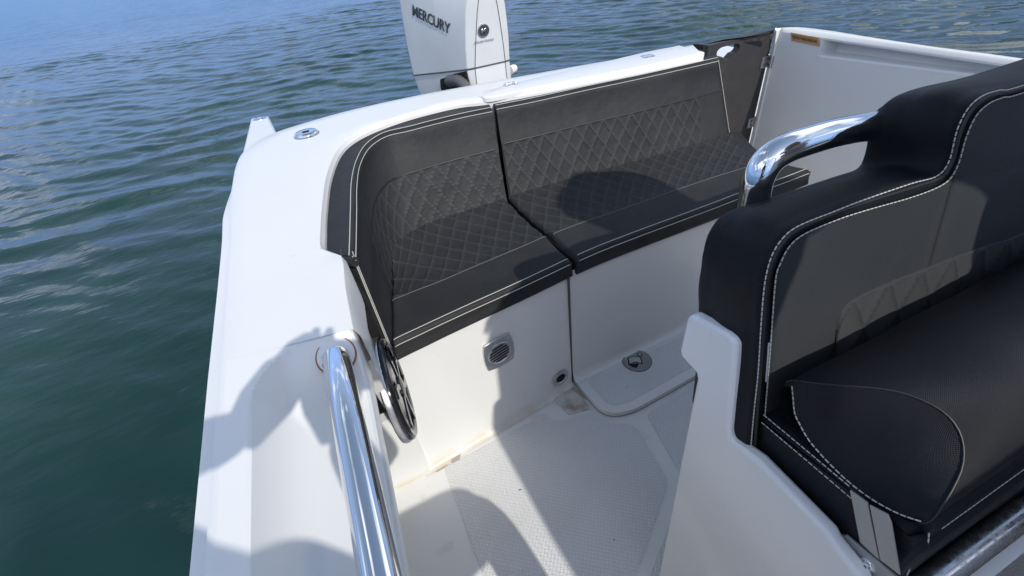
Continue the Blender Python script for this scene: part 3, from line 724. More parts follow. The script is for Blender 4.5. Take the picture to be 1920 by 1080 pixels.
# ---- transom door: dark panel, hand slot, hinges
XD = 1.479
def door():
    zt = .797
    yl, yr = -1.46, PY + .004
    # slot centre from the photo
    s0, s1 = atx(1354, 93, XD), atx(1377, 90, XD); hr = .032
    ya, yb, zc = s0[1] - .004, s1[1] + .0, (s0[2] + s1[2]) / 2 - .006
    ring = []
    for k in range(25):
        a = math.pi / 2 + math.pi * k / 24; ring.append((ya - math.cos(a) * hr * .8 if False else ya + abs(math.cos(a)) * hr * .9, zc + math.sin(a) * hr * .55))
    for k in range(25):
        a = -math.pi / 2 + math.pi * k / 24; ring.append((yb - abs(math.cos(a)) * hr * .9, zc + math.sin(a) * hr * .55))
    # outer loop sampled radially from the slot centre
    cy, cz = (ya + yb) / 2, zc
    y_e = yr
    def outer(a):
        dy, dz_ = math.cos(a), math.sin(a); t = 9
        for (lim, dd, cc_) in ((yl + .0, dy, cy), (yr, dy, cy)):
            if abs(dd) > 1e-6:
                tt = (lim - cc_) / dd
                if tt > 0: t = min(t, tt)
        for lim in (zt, -.02):
            if abs(dz_) > 1e-6:
                tt = (lim - cz) / dz_
                if tt > 0: t = min(t, tt)
        return (cy + dy * t, cz + dz_ * t)
    angs = sorted({math.atan2(z - cz, y - cy) for y, z in ring} | {math.atan2(z - cz, y - cy) for y in (yl, yr) for z in (zt, -.02)})
    ring_a = sorted([(math.atan2(z - cz, y - cy), math.hypot(y - cy, z - cz)) for y, z in ring])
    ra = np.array([p[0] for p in ring_a]); rr = np.array([p[1] for p in ring_a])
    ra = np.r_[ra - 2 * math.pi, ra, ra + 2 * math.pi]; rr = np.r_[rr, rr, rr]
    n = len(angs); v = []; f = []
    for x in (XD, XD + .03):
        for a in angs: r_ = np.interp(a, ra, rr); v.append((x, cy + math.cos(a) * r_, cz + math.sin(a) * r_))
        for a in angs: y, z = outer(a); v.append((x, y, z))
    for i in range(n):
        j = (i + 1) % n
        f += [(i, j, n + j, n + i), (2 * n + i, 3 * n + i, 3 * n + j, 2 * n + j), (i, 2 * n + i, 2 * n + j, j), (n + i, n + j, 3 * n + j, 3 * n + i)]
    return MB().add(v, f).build('transom_door', M_DARK, boat, ang=30)
dr_ = door()
# dark capping that runs aft of the door
T = [atz(1300, 82, .797), atz(1318, 84, .797), atz(1442, 90, .797), atz(1452, 62, .797)]
T = [np.array(p) for p in T]; T[1][0] = T[2][0] = XD + .0305
MB().prism([T[0], T[1], T[2], T[3]], (0, 0, -.02)).build('door_capping', M_DARKT, boat, smooth=False)
MB().box(1.66, 2.05, -2.15, -1.70, -.3, .60).build('hull_sponson', M_GEL, boat)
def side_hinge(q):
    c = aty(*q, PY); c = np.array([c[0], PY, c[2]])
    o = MB().box(c[0] - .036, c[0] - .004, PY + .0002, PY + .004, c[2] - .024, c[2] + .024).build('door_hinge', M_BRU, boat); bevel(o, .002, 2)
    MB().tube([(c[0], PY + .008, c[2] - .021), (c[0], PY + .008, c[2] + .021)], .0065, 14).build('hinge_barrel', M_CHR, o)
    o2 = MB().box(c[0] + .004, XD - .0002, PY + .003, PY + .006, c[2] - .018, c[2] + .018)
    o2.box(XD - .0042, XD - .0002, PY + .006, PY + .040, c[2] - .022, c[2] + .022).build('hinge_leaf', M_BRU, o)
    for k in (-1, 1):
        MB().disc((c[0] - .017, PY + .004, c[2] + k * .011), (0, 1, 0), .0042, .001, 10, [(1, 0), (.6, .0012)]).build('screw', M_SPG, o)
        MB().disc((XD - .0042, PY + .022, c[2] + k * .010), (-1, 0, 0), .0042, .001, 10, [(1, 0), (.6, .0012)]).build('screw', M_SPG, o)
side_hinge((1437, 114)); side_hinge((1406, 225))

# ================================================================== bench cushions
ZC = .786
def back_cushion(name, label, O_px, I_px, B_px, f_q, n, q0, q1, band=.0):
    root = thing(name, label, 'backrest cushion', 'black cushions of the stern bench')
    O, I, B = zs(O_px, ZC), zs(I_px, ZC), zs(B_px, ZS)
    ts = even_ts(I, n); O, I, B = cr(O, ts=ts), cr(I, ts=ts), cr(B, ts=ts)
    O = dz(O, ZC - .004); Ih = I.copy()
    Ol = O + unit(O - I) * .002; Ol[:, 2] = .70
    dn = unit(B - I); Q = I * (1 - f_q) + B * f_q
    Bl = B.copy(); Bl += (B - I) * .12
    prof = profile([Ol, O, I, Q], [0, .012, .020, 0], 5)
    pre = sub(prof[0], prof[1], 1)[:-1]
    rows = pre + prof[1:7] + sub(prof[6], prof[7], 4, .003)[1:] + prof[8:-1] + sub(prof[-2], Q, 12, .004)[1:]
    if not name: return
    gridmesh('cover', rows, M_VIN, root)
    # side / lower closing behind the quilted field
    R = np.array(sub(Q, Bl, 62, .005))
    ln = np.r_[0, np.cumsum(np.linalg.norm(np.diff(R[0], axis=0), axis=1))]; tt = ln / ln[-1]
    mask = np.clip((tt - q0) / .008, 0, 1) * np.clip((q1 - tt) / .008, 0, 1)
    Rq, g, nrm = quilt(R, .055, .088, mask=mask[None].repeat(R.shape[0], 0))
    # sunk seam round the field
    gridmesh('quilted_panel', Rq, M_QUILT, root, attr=g)
    # ends
    for j in (0, -1):
        col = [r[j] for r in rows] + [r[j] for r in R][1:]; bk = [np.array([col[0][0], col[0][1], col[-1][2]])]
        P = col + bk; me = mesh_obj('end_panel', P, [tuple(range(len(P)))], M_VIN, root, smooth=False)
    top = unit(O - I)
    up = np.array([0, 0, .0012])
    stitch('stitching', I + top * .010 + up * .7, root, .0011); stitch('stitching', I + dn * .010 - top * .0025 + up * .3, root, .0011)
    stitch('piping', Q[2:-2] * 1.0 + unit(np.cross(np.gradient(Q, axis=0), B - I))[2:-2] * 0, root, .0022, M_BLK)
    # stitched ends
    return root, (O, I, Q, B)
OB = [(600, 467), (600, 430), (604, 385), (612, 335), (632, 289), (662, 261), (703, 240), (758, 221), (811, 206), (861, 194), (914, 187)]
IB = [(662, 480), (663, 440), (664, 390), (665, 340), (672, 302), (690, 271), (722, 250), (767, 239), (817, 226), (868, 214), (922, 203)]
BB = [(735, 668), (733, 600), (732, 550), (733, 505), (737, 478), (747, 455), (765, 438), (800, 420), (850, 402), (900, 386), (950, 370)]
c1, cur1 = back_cushion('backrest_cushion', 'curved charcoal backrest cushion wrapping the starboard corner of the stern bench', OB, IB, BB, .44, 150, .26, 1.1)
OB2 = [(920, 186), (940, 181), (1000, 168), (1100, 148), (1200, 128), (1290, 110), (1341, 100)]
IB2 = [(930, 199), (950, 195), (1005, 184), (1100, 163), (1200, 142), (1290, 122), (1347, 109)]
BB2 = [(955, 368), (975, 362), (1040, 343), (1120, 320), (1210, 296), (1300, 270), (1368, 248)]
c2, cur2 = back_cushion('backrest_cushion', 'long straight charcoal backrest cushion in front of the hinged white lid', OB2, IB2, BB2, .41, 190, .004, .885)
# white stitching down the free end of the long backrest, and down the front edge of the corner one
O, I, Q, B = cur2
stitch('stitching', [I[-1] * (1 - t) + B[-1] * t + np.array([-.003, .004, .001]) for t in np.linspace(.02, 1, 20)], c2, .0011)
stitch('piping', [Q[0] * (1 - t) + B[0] * t + np.array([-.001, -.004, 0]) for t in np.linspace(0, 1, 10)], c2, .0018, M_BLK)
O, I, Q, B = cur1
top = unit(O - I)
for off in (.0, .014):
    stitch('stitching', [(I[0] * (1 - t) + B[0] * t) + np.array([-.004 + off * 1.2, -.003 - off * .15, 0]) + top[0] * (.006 * (1 - t)) for t in np.linspace(.0, 1.12, 20)], c1, .0011)
# rounded black end bead where the corner cushion drops over the coaming
MB().tube([O[0] + np.array([-.004, .004, -.012]), I[0] + np.array([-.004, .0, -.012])], .010, 14).build('end_bead', M_VIN, c1)

def seat_cushion(label, K_px, F_px, Q_px, n, q0, q1, ends):
    root = thing('seat_cushion', label, 'seat cushion', 'black cushions of the stern bench')
    K, Fq, Q = zs(K_px, ZS), zs(F_px, ZS), zs(Q_px, ZS)
    ts = even_ts(Fq, n); K, Fr, Q = cr(K, ts=ts), cr(Fq, ts=ts), cr(Q, ts=ts)
    th = .058
    fd = unit(Fr - Q); fd[:, 2] = 0
    K2 = K + unit(K - Q) * .02
    rows_q = np.array(sub(K2, Q, 66, .010))
    # soft shoulder at both ends
    ln = np.r_[0, np.cumsum(np.linalg.norm(np.diff(Fr, axis=0), axis=1))]; L_ = ln[-1]
    def shoulder(x): a = np.clip(np.minimum(ln, L_ - ln) / .014, 0, 1); return -.012 * (1 - np.sqrt(1 - (1 - a) ** 2))
    sh = shoulder(0)
    rows_q[:, :, 2] += sh[None]
    tt = ln / L_
    mask = np.clip((tt - q0) / .01, 0, 1) * np.clip((q1 - tt) / .01, 0, 1)
    Rq, g, nrm = quilt(rows_q, .055, .088, depth=.0038, mask=mask[None].repeat(rows_q.shape[0], 0))
    gridmesh('quilted_panel', Rq, M_QUILT, root, attr=g)
    lo = Fr + fd * .004; lo[:, 2] = ZS - th
    un = Q.copy(); un[:, 2] = ZS - th
    pr = profile([Q, Fr, lo, un], [0, .012, .010, 0], 5)
    rows = sub(pr[0], pr[1], 10, .0035)[:-1] + pr[1:7] + sub(pr[6], pr[7], 5, .002)[1:-1] + pr[7:]
    rows = [r + np.stack([0 * sh, 0 * sh, sh * (1 if k < 14 else 0)], 1) for k, r in enumerate(rows)]
    gridmesh('cover', rows, M_VIN, root)
    for j in (0, -1):
        P = [r[j] for r in rows_q] + [r[j] for r in rows][1:]
        P.append(np.array([P[0][0], P[0][1], ZS - th])); mesh_obj('end_panel', P, [tuple(range(len(P)))], M_VIN, root, smooth=False)
    s1 = Fr - fd * .010 + np.array([0, 0, .0012]); s2 = Fr + fd * .0015 + np.array([0, 0, -.0115])
    s1[:, 2] += sh; s2[:, 2] += sh
    stitch('stitching', s1[2:-2], root, .0011); stitch('stitching', s2[2:-2], root, .0011)
    stitch('seam', (Q + np.array([0, 0, .0006]) + np.stack([0 * sh, 0 * sh, sh], 1))[1:-1], root, .0016, M_THRG)
    return root, Fr, K, Q
K1 = [(734, 489), (738, 472), (748, 455), (768, 439), (805, 421), (852, 403), (900, 386), (950, 371)]
Q1 = [(733, 563), (755, 555), (780, 545), (827, 527), (880, 504), (930, 483), (980, 462), (1025, 442)]
s1, *_ = seat_cushion('charcoal seat cushion with diamond quilting in the starboard corner, above the louvred vent', K1, F1_px, Q1, 150, -1, 2, 0)
K2 = [(956, 370), (1000, 358), (1080, 335), (1160, 312), (1240, 289), (1310, 268), (1368, 251), (1397, 254)]
Q2 = [(1035, 439), (1082, 421), (1145, 400), (1210, 377), (1275, 354), (1340, 332), (1405, 312), (1450, 298)]
s2, *_ = seat_cushion('long charcoal seat cushion partly in shadow, reaching towards the dark transom door', K2, F2_px, Q2, 210, -1, .89, 0)

# ================================================================== helm seat
helm = thing('helm_seat', 'black upholstered helm seat on a white moulded pod with a chrome grab handle', 'helm seat', None)
HY = -.37; HW = -1.32; HP = -.343
side = [(.262, -.001), (.2815, .750), (.285, .758), (.3145, .762), (.319, .772), (.3165, .833), (.311, .842), (.250, .858), (.240, .853), (.216, .715), (.210, .702), (.171, .714), (.078, .711)] + [tuple(aty(*q, HP)[[0, 2]]) for q in ((1562, 1022), (1611, 1082))] + [(-.06, .60), (-.35, .58), (-.35, -.001)]
for y_, t_ in ((HP, -.018), (HW, .022)):
    o = MB().prism([(x, y_, z) for x, z in side], (0, t_, 0)).build('pod_side', M_GEL2, helm); bevel(o, .006, 3, 25)
o = MB().box(-.02, .250, HW + .022, HP - .018, 0, .655).build('pod_core', M_GEL2, helm)
MB().box(.2502, .258, HW + .03, HP - .02, .03, .70).build('aft_gap_shade', M_HOLE, helm)  # black sheet stands in for the narrow shadow along the pod's aft edge
# backrest
FP, FN = (.185, -.365, .68), (1, 0, -.196)
S1 = [(1398, 900), (1408, 780), (1416, 700), (1422, 605), (1427, 536), (1439, 483), (1461, 445), (1493, 420), (1559, 393), (1613, 372), (1702, 342), (1752, 328), (1774, 300), (1788, 244), (1808, 203), (1836, 178), (1869, 167), (1920, 155)]
S2 = [(1424, 900), (1430, 780), (1436, 700), (1442, 618), (1449, 524), (1458, 492), (1475, 460), (1503, 437), (1561, 412), (1615, 394), (1712, 366), (1768, 341), (1790, 308), (1804, 260), (1822, 219), (1846, 195), (1876, 182), (1920, 171)]
Aa = [(1298, 583), (1298, 583), (1298, 583), (1299, 530), (1302, 489), (1309, 452), (1322, 420), (1347, 391), (1400, 372), (1470, 350), (1555, 324), (1597, 311), (1610, 289), (1622, 235), (1635, 203), (1665, 174), (1720, 155), (1830, 129)]
s1_ = np.array([atp(*q, FP, FN) for q in S1]); s2_ = np.array([atp(*q, FP, FN) for q in S2]); a_ = np.array([atx(*q, .335) for q in Aa])
a_[0] = (.31, a_[2][1] + .004, .66); a_[1] = (.32, a_[2][1] + .002, .74)
ext = np.array([0, -.28, 0]); 
s1_ = np.vstack([s1_, s1_[-1] + ext, s1_[-1] + ext * 2]); s2_ = np.vstack([s2_, s2_[-1] + ext, s2_[-1] + ext * 2]); a_ = np.vstack([a_, [a_[-1] + ext * .9, a_[-1] + ext * 1.8]])
ts = even_ts(s1_, 200); c1_, c2_, ca_ = cr(s1_, ts=ts), cr(s2_, ts=ts), cr(a_, ts=ts)
br = MB()
backrest = None
nF = np.array([-1, 0, .196]); nF = nF / np.linalg.norm(nF)
inn = unit(c2_ - c1_)
ca2 = ca_ + unit(np.cross(np.gradient(ca_, axis=0), [1, 0, 0])) * .0
cA_in = ca_ + inn * .05 + np.array([.012, 0, 0])
pr = profile([c2_, c1_, ca_, cA_in], [0, .012, .030, 0], 7)
rows = [pr[0]] + pr[1:9] + sub(pr[8], pr[9], 8, .006)[1:-1] + pr[9:]
gb = gridmesh('backrest', rows, M_HVIN, helm)
# aft skin
nn = 200; cen = np.array([.345, 0, 0])
P = list(cA_in) + [np.array([.35, cA_in[-1][1], .66]), np.array([.33, cA_in[0][1], .66])]
mesh_obj('backrest_back', P, [tuple(range(len(P)))], M_HVIN, gb, smooth=False)
# front panel, inside the inner stitch line: grid from the stitch line down to the seat
lowz = .70
def fplane(y, z): return np.array([.185 + .196 * (z - .68), y, z])
low = np.array([fplane(p[1] if p[1] < s2_[2][1] else p[1], min(lowz, p[2])) for p in c2_])
Ln = np.r_[0, np.cumsum(np.linalg.norm(np.diff(c2_, axis=0), axis=1))]
zbot = .66; ypts = np.linspace(0, 1, nn)
yb = np.interp(np.arange(nn), [0, nn - 1], [c2_[0][1], c2_[-1][1]])
bot = np.array([fplane(p[1] - .0, zbot) for p in c2_]); bot[:, 1] = np.minimum(bot[:, 1], c2_[0][1])
R = sub(c2_, bot, 30, 0)
R = [r + nF * .002 for r in R]
gridmesh('front_panel', R, M_HPAN, gb)
stitch('stitching', c1_[2:] + inn[2:] * .002 + nF * .0022 - inn[2:] * .0, gb, .0007, dash=True)
stitch('stitching', c2_[2:] + nF * .0032, gb, .0007, dash=True)
stitch('piping', (c1_ * .55 + c2_ * .45)[2:] + nF * .001, gb, .0026, M_BLK)
# quilted lower field
TQ = [(1563, 700), (1563, 642), (1566, 605), (1575, 580), (1600, 558), (1663, 528), (1720, 506), (1780, 483), (1850, 458), (1920, 433)]
tq = np.array([atp(*q, FP, FN) for q in TQ]); tq = np.vstack([tq, tq[-1] + np.array([0, -.3, 0])])
ts = even_ts(tq, 170); tq = cr(tq, ts=ts); bq = np.array([fplane(min(p[1], tq[0][1]), .70) for p in tq])
R = sub(tq, bq, 44, 0); R = np.array(R) + nF * .0035
Rq, g, nrm = quilt(R, .062, .105, depth=.0038, line=.0016)
Rq = np.concatenate([(Rq[:1] - nF * .005), Rq]); g = np.concatenate([g[:1] * 0, g])
gridmesh('quilted_panel', Rq, M_HQ, gb, attr=g)
# grab handle
hp = [atx(*q, .335) for q in ((1411, 400), (1414, 372), (1421, 336), (1440, 302), (1470, 281), (1510, 266), (1570, 249), (1640, 236), (1700, 232))]
hp[0] = hp[0] + np.array([0, 0, -.02])
hp = cr(np.array(hp), 50)
hd = MB().tube(hp, .0172, 36).build('grab_handle', M_CHR, helm)
MB().disc(hp[3] + np.array([0, 0, -.012]), (0, .1, 1), .022, .006, 32, [(1, 0), (.96, .004), (.8, .005)]).build('handle_collar', M_HVIN, hd)
e_ = hp[-4]; MB().disc(e_, (0, 1, 0), .026, .010, 36, [(1.0, -.02), (1.0, .0), (.9, .004), (.72, .002)]).build('handle_collar', M_HVIN, hd)
# fixed seat cushion under the bolster
def rounded_block(name, x0, x1, y0, y1, z0, z1, r, m, parent, uvm=True):
    o = MB().box(x0, x1, y0, y1, z0, z1).build(name, m, parent); bevel(o, r, 5, 30); return o
def slab(name, sec, ys, m, parent, cap_b=.0):
    """extrude an x-z section (list) along y positions"""
    rows = [np.array([(x, y, z) for x, z in sec]) for y in ys]; return gridmesh(name, rows, m, parent, flip=True)
sc = thing
secp = np.array([(.215, .66), (.212, .745), (.20, .755), (.04, .780), (.02, .77), (.018, .69), (.018, .66)])
sec = np.array(poly_round([(a, 0, b) for a, b in secp], .012, 4))[:, [0, 2]]
fz = [(p[0], p[1]) for p in sec]
ysr = [HY + .004, HY + .001, HY - .004, HY - .012] + list(np.linspace(HY - .04, HW + .02, 8))
cxz = np.array([.12, .71])
rows = []
for k, y in enumerate(ysr):
    s_ = [.93, .97, .99, 1.0][k] if k < 4 else 1
    rows.append(np.array([(cxz[0] + (a - cxz[0]) * s_, y, cxz[1] + (b - cxz[1]) * s_) for a, b in fz]))
sc_ = gridmesh('seat_cushion', rows, M_HVIN, helm, flip=True)
mesh_obj('cushion_end', rows[0], [tuple(range(len(rows[0])))], M_HVIN, sc_, smooth=False)
for (qa, qb) in (((1432, 778), (1600, 918)), ((1428, 792), (1600, 938))):
    A, B = aty(*qa, HY + .006), aty(*qb, HY + .006)
    stitch('stitching', [A * (1 - t) + B * t for t in np.linspace(0, 1, 40)], sc_, .0007, dash=True)
# bolster
bs = [(.170, .770), (.190, .795), (.186, .830), (.160, .856), (.120, .872), (.078, .868), (.050, .845), (.034, .815), (.036, .790), (.05, .775)]
sec = np.array(cr(np.array([(a, 0, b) for a, b in bs]), 40))[:, [0, 2]]
bol = None
YC = -.425
ys_ = np.interp(np.arange(40), [0, 9, 12, 15, 18, 21, 24, 27, 30, 39], [-.374, -.370, -.362, -.373, -.404, -.420, -.420, -.408, -.371, -.371])
ys_ = np.convolve(np.pad(ys_, 2, 'edge'), [.1, .2, .4, .2, .1], 'valid')
rows = [np.array([(x, ys_[k] * (1 - t) + (HW + .03) * t, z + .0015 * math.sin(t * 36)) for k, (x, z) in enumerate(sec)]) for t in np.linspace(0, 1, 70) ** 1.3]
bol = gridmesh('bolster', rows, M_HVIN, helm, flip=True)
# end gusset: from the seam section out to its lower stitched edge
low_px = [(1486, 740), (1486, 725), (1488, 745), (1491, 775), (1500, 795), (1517, 825), (1545, 858), (1580, 893), (1615, 922), (1650, 945), (1690, 965), (1735, 980)]
seam = cr(np.array([(x, ys_[k], z) for k, (x, z) in enumerate(sec)])[7:37], 40)
lowc = np.array([aty(*q, -.366) for q in low_px[1:]]); lowc = cr(lowc, 40)
lowc[:, 0] = np.clip(lowc[:, 0], .03, .19)
g_rows = []
for t in np.linspace(0, 1, 14):
    cvx = seam * (1 - t) + lowc * t
    bul = .010 * math.sin(math.pi * min(1, t * 1.0)) 
    cvx = cvx + np.array([0, .6, .8]) * bul * np.sin(np.linspace(0, math.pi, 40))[:, None]
    g_rows.append(cvx)
gs = gridmesh('end_gusset', g_rows, M_HVIN, bol)
stitch('stitching', lowc + np.array([0, .0012, .0012]), gs, .0008, dash=True)
stitch('piping', seam[1:-1] + np.array([0, .0, .0008]), gs, .0008, M_BLK)
# front skirt of the bolster
sk = MB().box(.026, .150, HW + .03, HY - .008, .700, .788).build('bolster_skirt', M_HVIN, helm); bevel(sk, .008, 4)
A, B = atz(1742, 992, .801), atz(1920, 893, .801); A[0] = B[0] = .024
dy = np.linspace(HY - .02, HW + .04, 120)
stitch('stitching', [np.array([.0262, y, .7800]) for y in dy], sk, .0007, dash=True)
stitch('stitching', cr([aty(*q, HY - .0065) for q in ((1742, 1000), (1738, 1022), (1716, 1046), (1700, 1080))], 30), sk, .0007, dash=True)
# hinge plates and bolt
def plate(name, px, Y, t, par):
    P = [aty(*q, Y) for q in px]; o = MB().prism(P, (0, -t, 0)).build(name, M_PLATE, par, smooth=False); bevel(o, .0006, 2); return o
hb_ = plate('hinge_arm', [(1593, 919), (1626, 943), (1648, 1050), (1612, 1017)], HP - .014, .002, helm)
plate('hinge_arm', [(1630, 947), (1664, 965), (1671, 982), (1687, 1079), (1650, 1050)], HP - .014, .002, helm)
pl = plate('hinge_plate', [(1545, 1000), (1586, 1004), (1607, 1021), (1646, 1052), (1700, 1100), (1640, 1110), (1560, 1029)], HP - .0185, .003, helm)
c = aty(1628, 1058, HP - .0185)
bt = MB().disc(c, (0, 1, 0), .0075, .004, 28, [(1, 0), (.98, .0012), (.62, .0018), (.60, .0045), (.5, .0052), (.3, .0054)]).build('bolt', M_CHR, pl)
MB().disc(c + np.array([0, .0055, 0]), (0, 1, 0), .0018, .001, 6, [(1, 0), (1, .0003)]).build('bolt_socket', M_HOLE, bt)
# front rail
fr = MB().tube([(.005, HY - .03 + .035, .655), (.005, HY - .02, .678), (.005, HY - .05, .690), (.003, -.8, .692), (0, HW + .05, .692)], .0135, 26).build('front_rail', M_SCR, helm)

# ================================================================== outboard motor
mot = thing('outboard_motor', 'tall white outboard motor with dark lettering behind the stern deck', 'outboard motor')
CY = -.812
def section(z, xf, hp, hs, ws, k):
    # x along the motor, half widths
    pts = [(xf, hp), (xf + .022, hs), (xf + .22 * k, hs + (ws - hs) * .46), (xf + .47 * k, ws), (xf + .60 * k, ws * .90), (xf + .69 * k, ws * .60), (xf + .73 * k, ws * .25)]
    L_ = [(x, CY + y, z) for x, y in pts]; R_ = [(x, CY - y, z) for x, y in reversed(pts)]
    return np.array(L_ + R_ + [L_[0]])
lev = [(.30, 2.26, .07, .09, .14, .75), (.42, 2.20, .078, .102, .19, .9), (.55, 2.168, .080, .108, .225, .97), (.66, 2.155, .078, .110, .252, 1.0), (.742, 2.15, .076, .108, .260, 1.02)]
lev2 = [(.745, 2.148, .076, .108, .262, 1.02), (.83, 2.130, .067, .106, .264, 1.02), (.90, 2.115, .058, .100, .259, 1.01), (.98, 2.100, .048, .092, .250, 1.0)]
def slope(rows):   # seam drops towards the back
    out = []
    for r in rows:
        r = r.copy(); r[:, 2] += (r[:, 0] - 2.15) * np.interp(r[0][2], [.745, .98, 1.05, 1.15], [-.17, .30, .30, 0]); out.append(r)
    return out
lw = slope([section(*l) for l in lev]); up_ = slope([section(*l) for l in lev2])
topr = [section(1.05, 2.085, .034, .075, .205, 1.0), section(1.13, 2.13, .030, .07, .17, .93), section(1.18, 2.20, .02, .05, .12, .75), section(1.19, 2.3, .01, .02, .04, .4)]
o1 = gridmesh('lower_cowl', lw, M_MOT, mot, flip=True); sharp(o1, 14)
o2 = gridmesh('cowling', up_ + slope(topr), M_MOT, mot, flip=True); sharp(o2, 14)
bevel(o1, .003, 2, 20); bevel(o2, .003, 2, 20)
# dark parting line round the cowl and fine panel lines down its face
pl_ = slope([section(.7435, 2.1485, .0765, .1085, .2615, 1.02)])[0]
MB().tube(list(pl_), .0035, 6).build('parting_line', M_SEAL, mot)
for s in (1, -1):
    P = [(r[0][0] - .001, CY + s * abs(r[0][1] - CY), r[0][2]) for r in (lw[1:] + up_ + slope(topr[:1]))]
    MB().tube(P, .0016, 6).build('panel_line', M_SEAL, mot)
# hose through a dark recess on the starboard side
def on_side(x, z):   # a point on the planar part of the starboard side, z before slope
    return None
pA, pB = lw[3][1], lw[3][3]
sd = unit(np.array([pB[0] - pA[0], pB[1] - pA[1], 0])); sn = np.array([-sd[1], sd[0], 0]) * 1.0
if sn[1] < 0: sn = -sn
def side_pt(px, lift=.0): P0 = pA + sn * lift; return atp(*px, P0, sn)
q = [(825, 149), (850, 139), (872, 134), (879, 160), (868, 172), (831, 178), (826, 165)]
P = [side_pt(a, .012) for a in q]
rc = MB().prism(P, -sn * .01).build('rigging_recess', M_HOLE, mot)
h0 = side_pt((843, 152), .02); h1 = side_pt((882, 175), .03); hm = side_pt((862, 153), .028)
hpts = cr(np.array([h0 - sn * .03, h0, hm, h1, h1 + np.array([-.08, -.02, -.1])]), 40)
hr_ = [.024 + .0022 * (k % 2) for k in range(40)]
MB().tube(hpts, hr_, 16).build('rigging_hose', M_RUB, rc)
# writing on the side
pA2, pB2 = up_[1][1], up_[1][3]
d1 = np.array(up_[1][1]); d2 = np.array(up_[1][2]); d3 = np.array(up_[3][1])
sn2 = unit(np.cross(up_[1][2] - up_[1][1], up_[2][1] - up_[1][1])); 
if sn2[1] < 0: sn2 = -sn2
def sp2(px, lift=.006): return atp(*px, up_[1][2] + sn2 * lift, sn2)
bl, br_, tl = sp2((771, 29), .01), sp2((843, 66), .01), sp2((773, 12), .01)
# follow the curved side: letters placed one by one
word = 'MERCURY'; span = np.linspace(0, 1, len(word) + 1)
ux = unit(br_ - bl); Wt = np.linalg.norm(br_ - bl); uy = unit((tl - bl) - ux * ((tl - bl) @ ux)); Ht = abs((tl - bl) @ uy)
from mathutils.bvhtree import BVHTree
lt_ = text_mesh('lettering', word, M_LET, o2, bl, ux, uy, Ht * 1.1, Wt, .0012, shear=.1, bold=.018)
bm = bmesh.new(); bm.from_mesh(lt_.data); bmesh.ops.subdivide_edges(bm, edges=bm.edges, cuts=2, use_grid_fill=True); bm.to_mesh(lt_.data); bm.free()
bv = BVHTree.FromPolygons([v.co for v in o2.data.vertices], [tuple(p.vertices) for p in o2.data.polygons])
for v in lt_.data.vertices:
    h = bv.ray_cast(v.co + Vector(sn2) * .3, -Vector(sn2))
    if h[0]: v.co = h[0] + Vector(sn2) * .003
# badge and small writing on the front
bc = atp(906, 57, (up_[1][0] + up_[2][0]) / 2, unit(np.cross(up_[2][0] - up_[1][0], np.array([0, 1., 0])))); fn = unit(np.cross(up_[2][0] - up_[1][0], np.array([0, -1., 0])))
if fn[0] > 0: fn = -fn
bd = MB().disc(bc + fn * .001, fn, .0275, .004, 36, [(1, 0), (1, .003), (.86, .004), (.84, .002)]).build('badge', M_BRU, mot)
MB().disc(bc + fn * .0022, fn, .0235, .002, 36, [(1, 0), (1, .0012)]).build('badge_face', M_LET, bd)
fu = unit(np.cross(fn, [0, 1., 0])); fu = fu if fu[2] > 0 else -fu; fx = np.array([0, -1., 0])
text_mesh('badge_letter', 'M', M_BRU, bd, bc + fn * .0055 - fx * .014 - fu * .010, fx, fu, .021, .028, .002, shear=.25, bold=.03)
text_mesh('small_lettering', 'FOURSTROKE', M_PLATE, mot, bc + fn * .004 - fx * .048 - fu * .046, fx, fu, .0075, .096, .001, shear=.2)
for s in (-1, 1): MB().prism([bc + fn * .002 + fx * (s * .012 + a) - fu * (.150 - b) - fn * .004 for a, b in ((-.008, 0), (.008, 0), (0, .012))], fn * .003).build('chevron', M_PLATE, mot)
# latch knob on the port side, midsection, gearcase, propeller
MB().disc((2.21, CY - .148, .690), (.3, -1, .1), .020, .02, 20, [(1, -.03), (1, -.01), (.8, .004), (.4, .008)]).build('side_knob', M_MOT, mot)
MB().box(2.30, 2.52, CY - .07, CY + .07, -.45, .36).build('midsection', M_MOT, mot)
MB().box(1.95, 2.36, CY - .13, CY + .13, .05, .35).build('clamp_bracket', M_MOT, mot)
gc = MB().tube([(2.12, CY, -.72), (2.2, CY, -.72), (2.4, CY, -.72), (2.65, CY, -.72), (2.72, CY, -.72)], [.01, .05, .06, .05, .03], 20).build('gearcase', M_MOT, mot)
MB().box(2.30, 2.48, CY - .02, CY + .02, -1.0, -.44).build('skeg', M_MOT, mot)
mb = MB()
for k in range(3):
    a = 2 * math.pi * k / 3; u1 = np.array([0, math.cos(a), math.sin(a)]); u2 = np.array([.5, -math.sin(a), math.cos(a)]) * .07
    c0 = np.array([2.70, CY, -.72]); mb.prism([c0 + u1 * .03 - u2 * .3, c0 + u1 * .12 - u2, c0 + u1 * .19, c0 + u1 * .13 + u2, c0 + u1 * .03 + u2 * .3], (.006, 0, 0))
mb.build('propeller', M_BRU, gc)
MB().box(1.62, 1.98, CY - .45, CY + .45, -.4, .30).build('motor_well', M_GEL, boat)

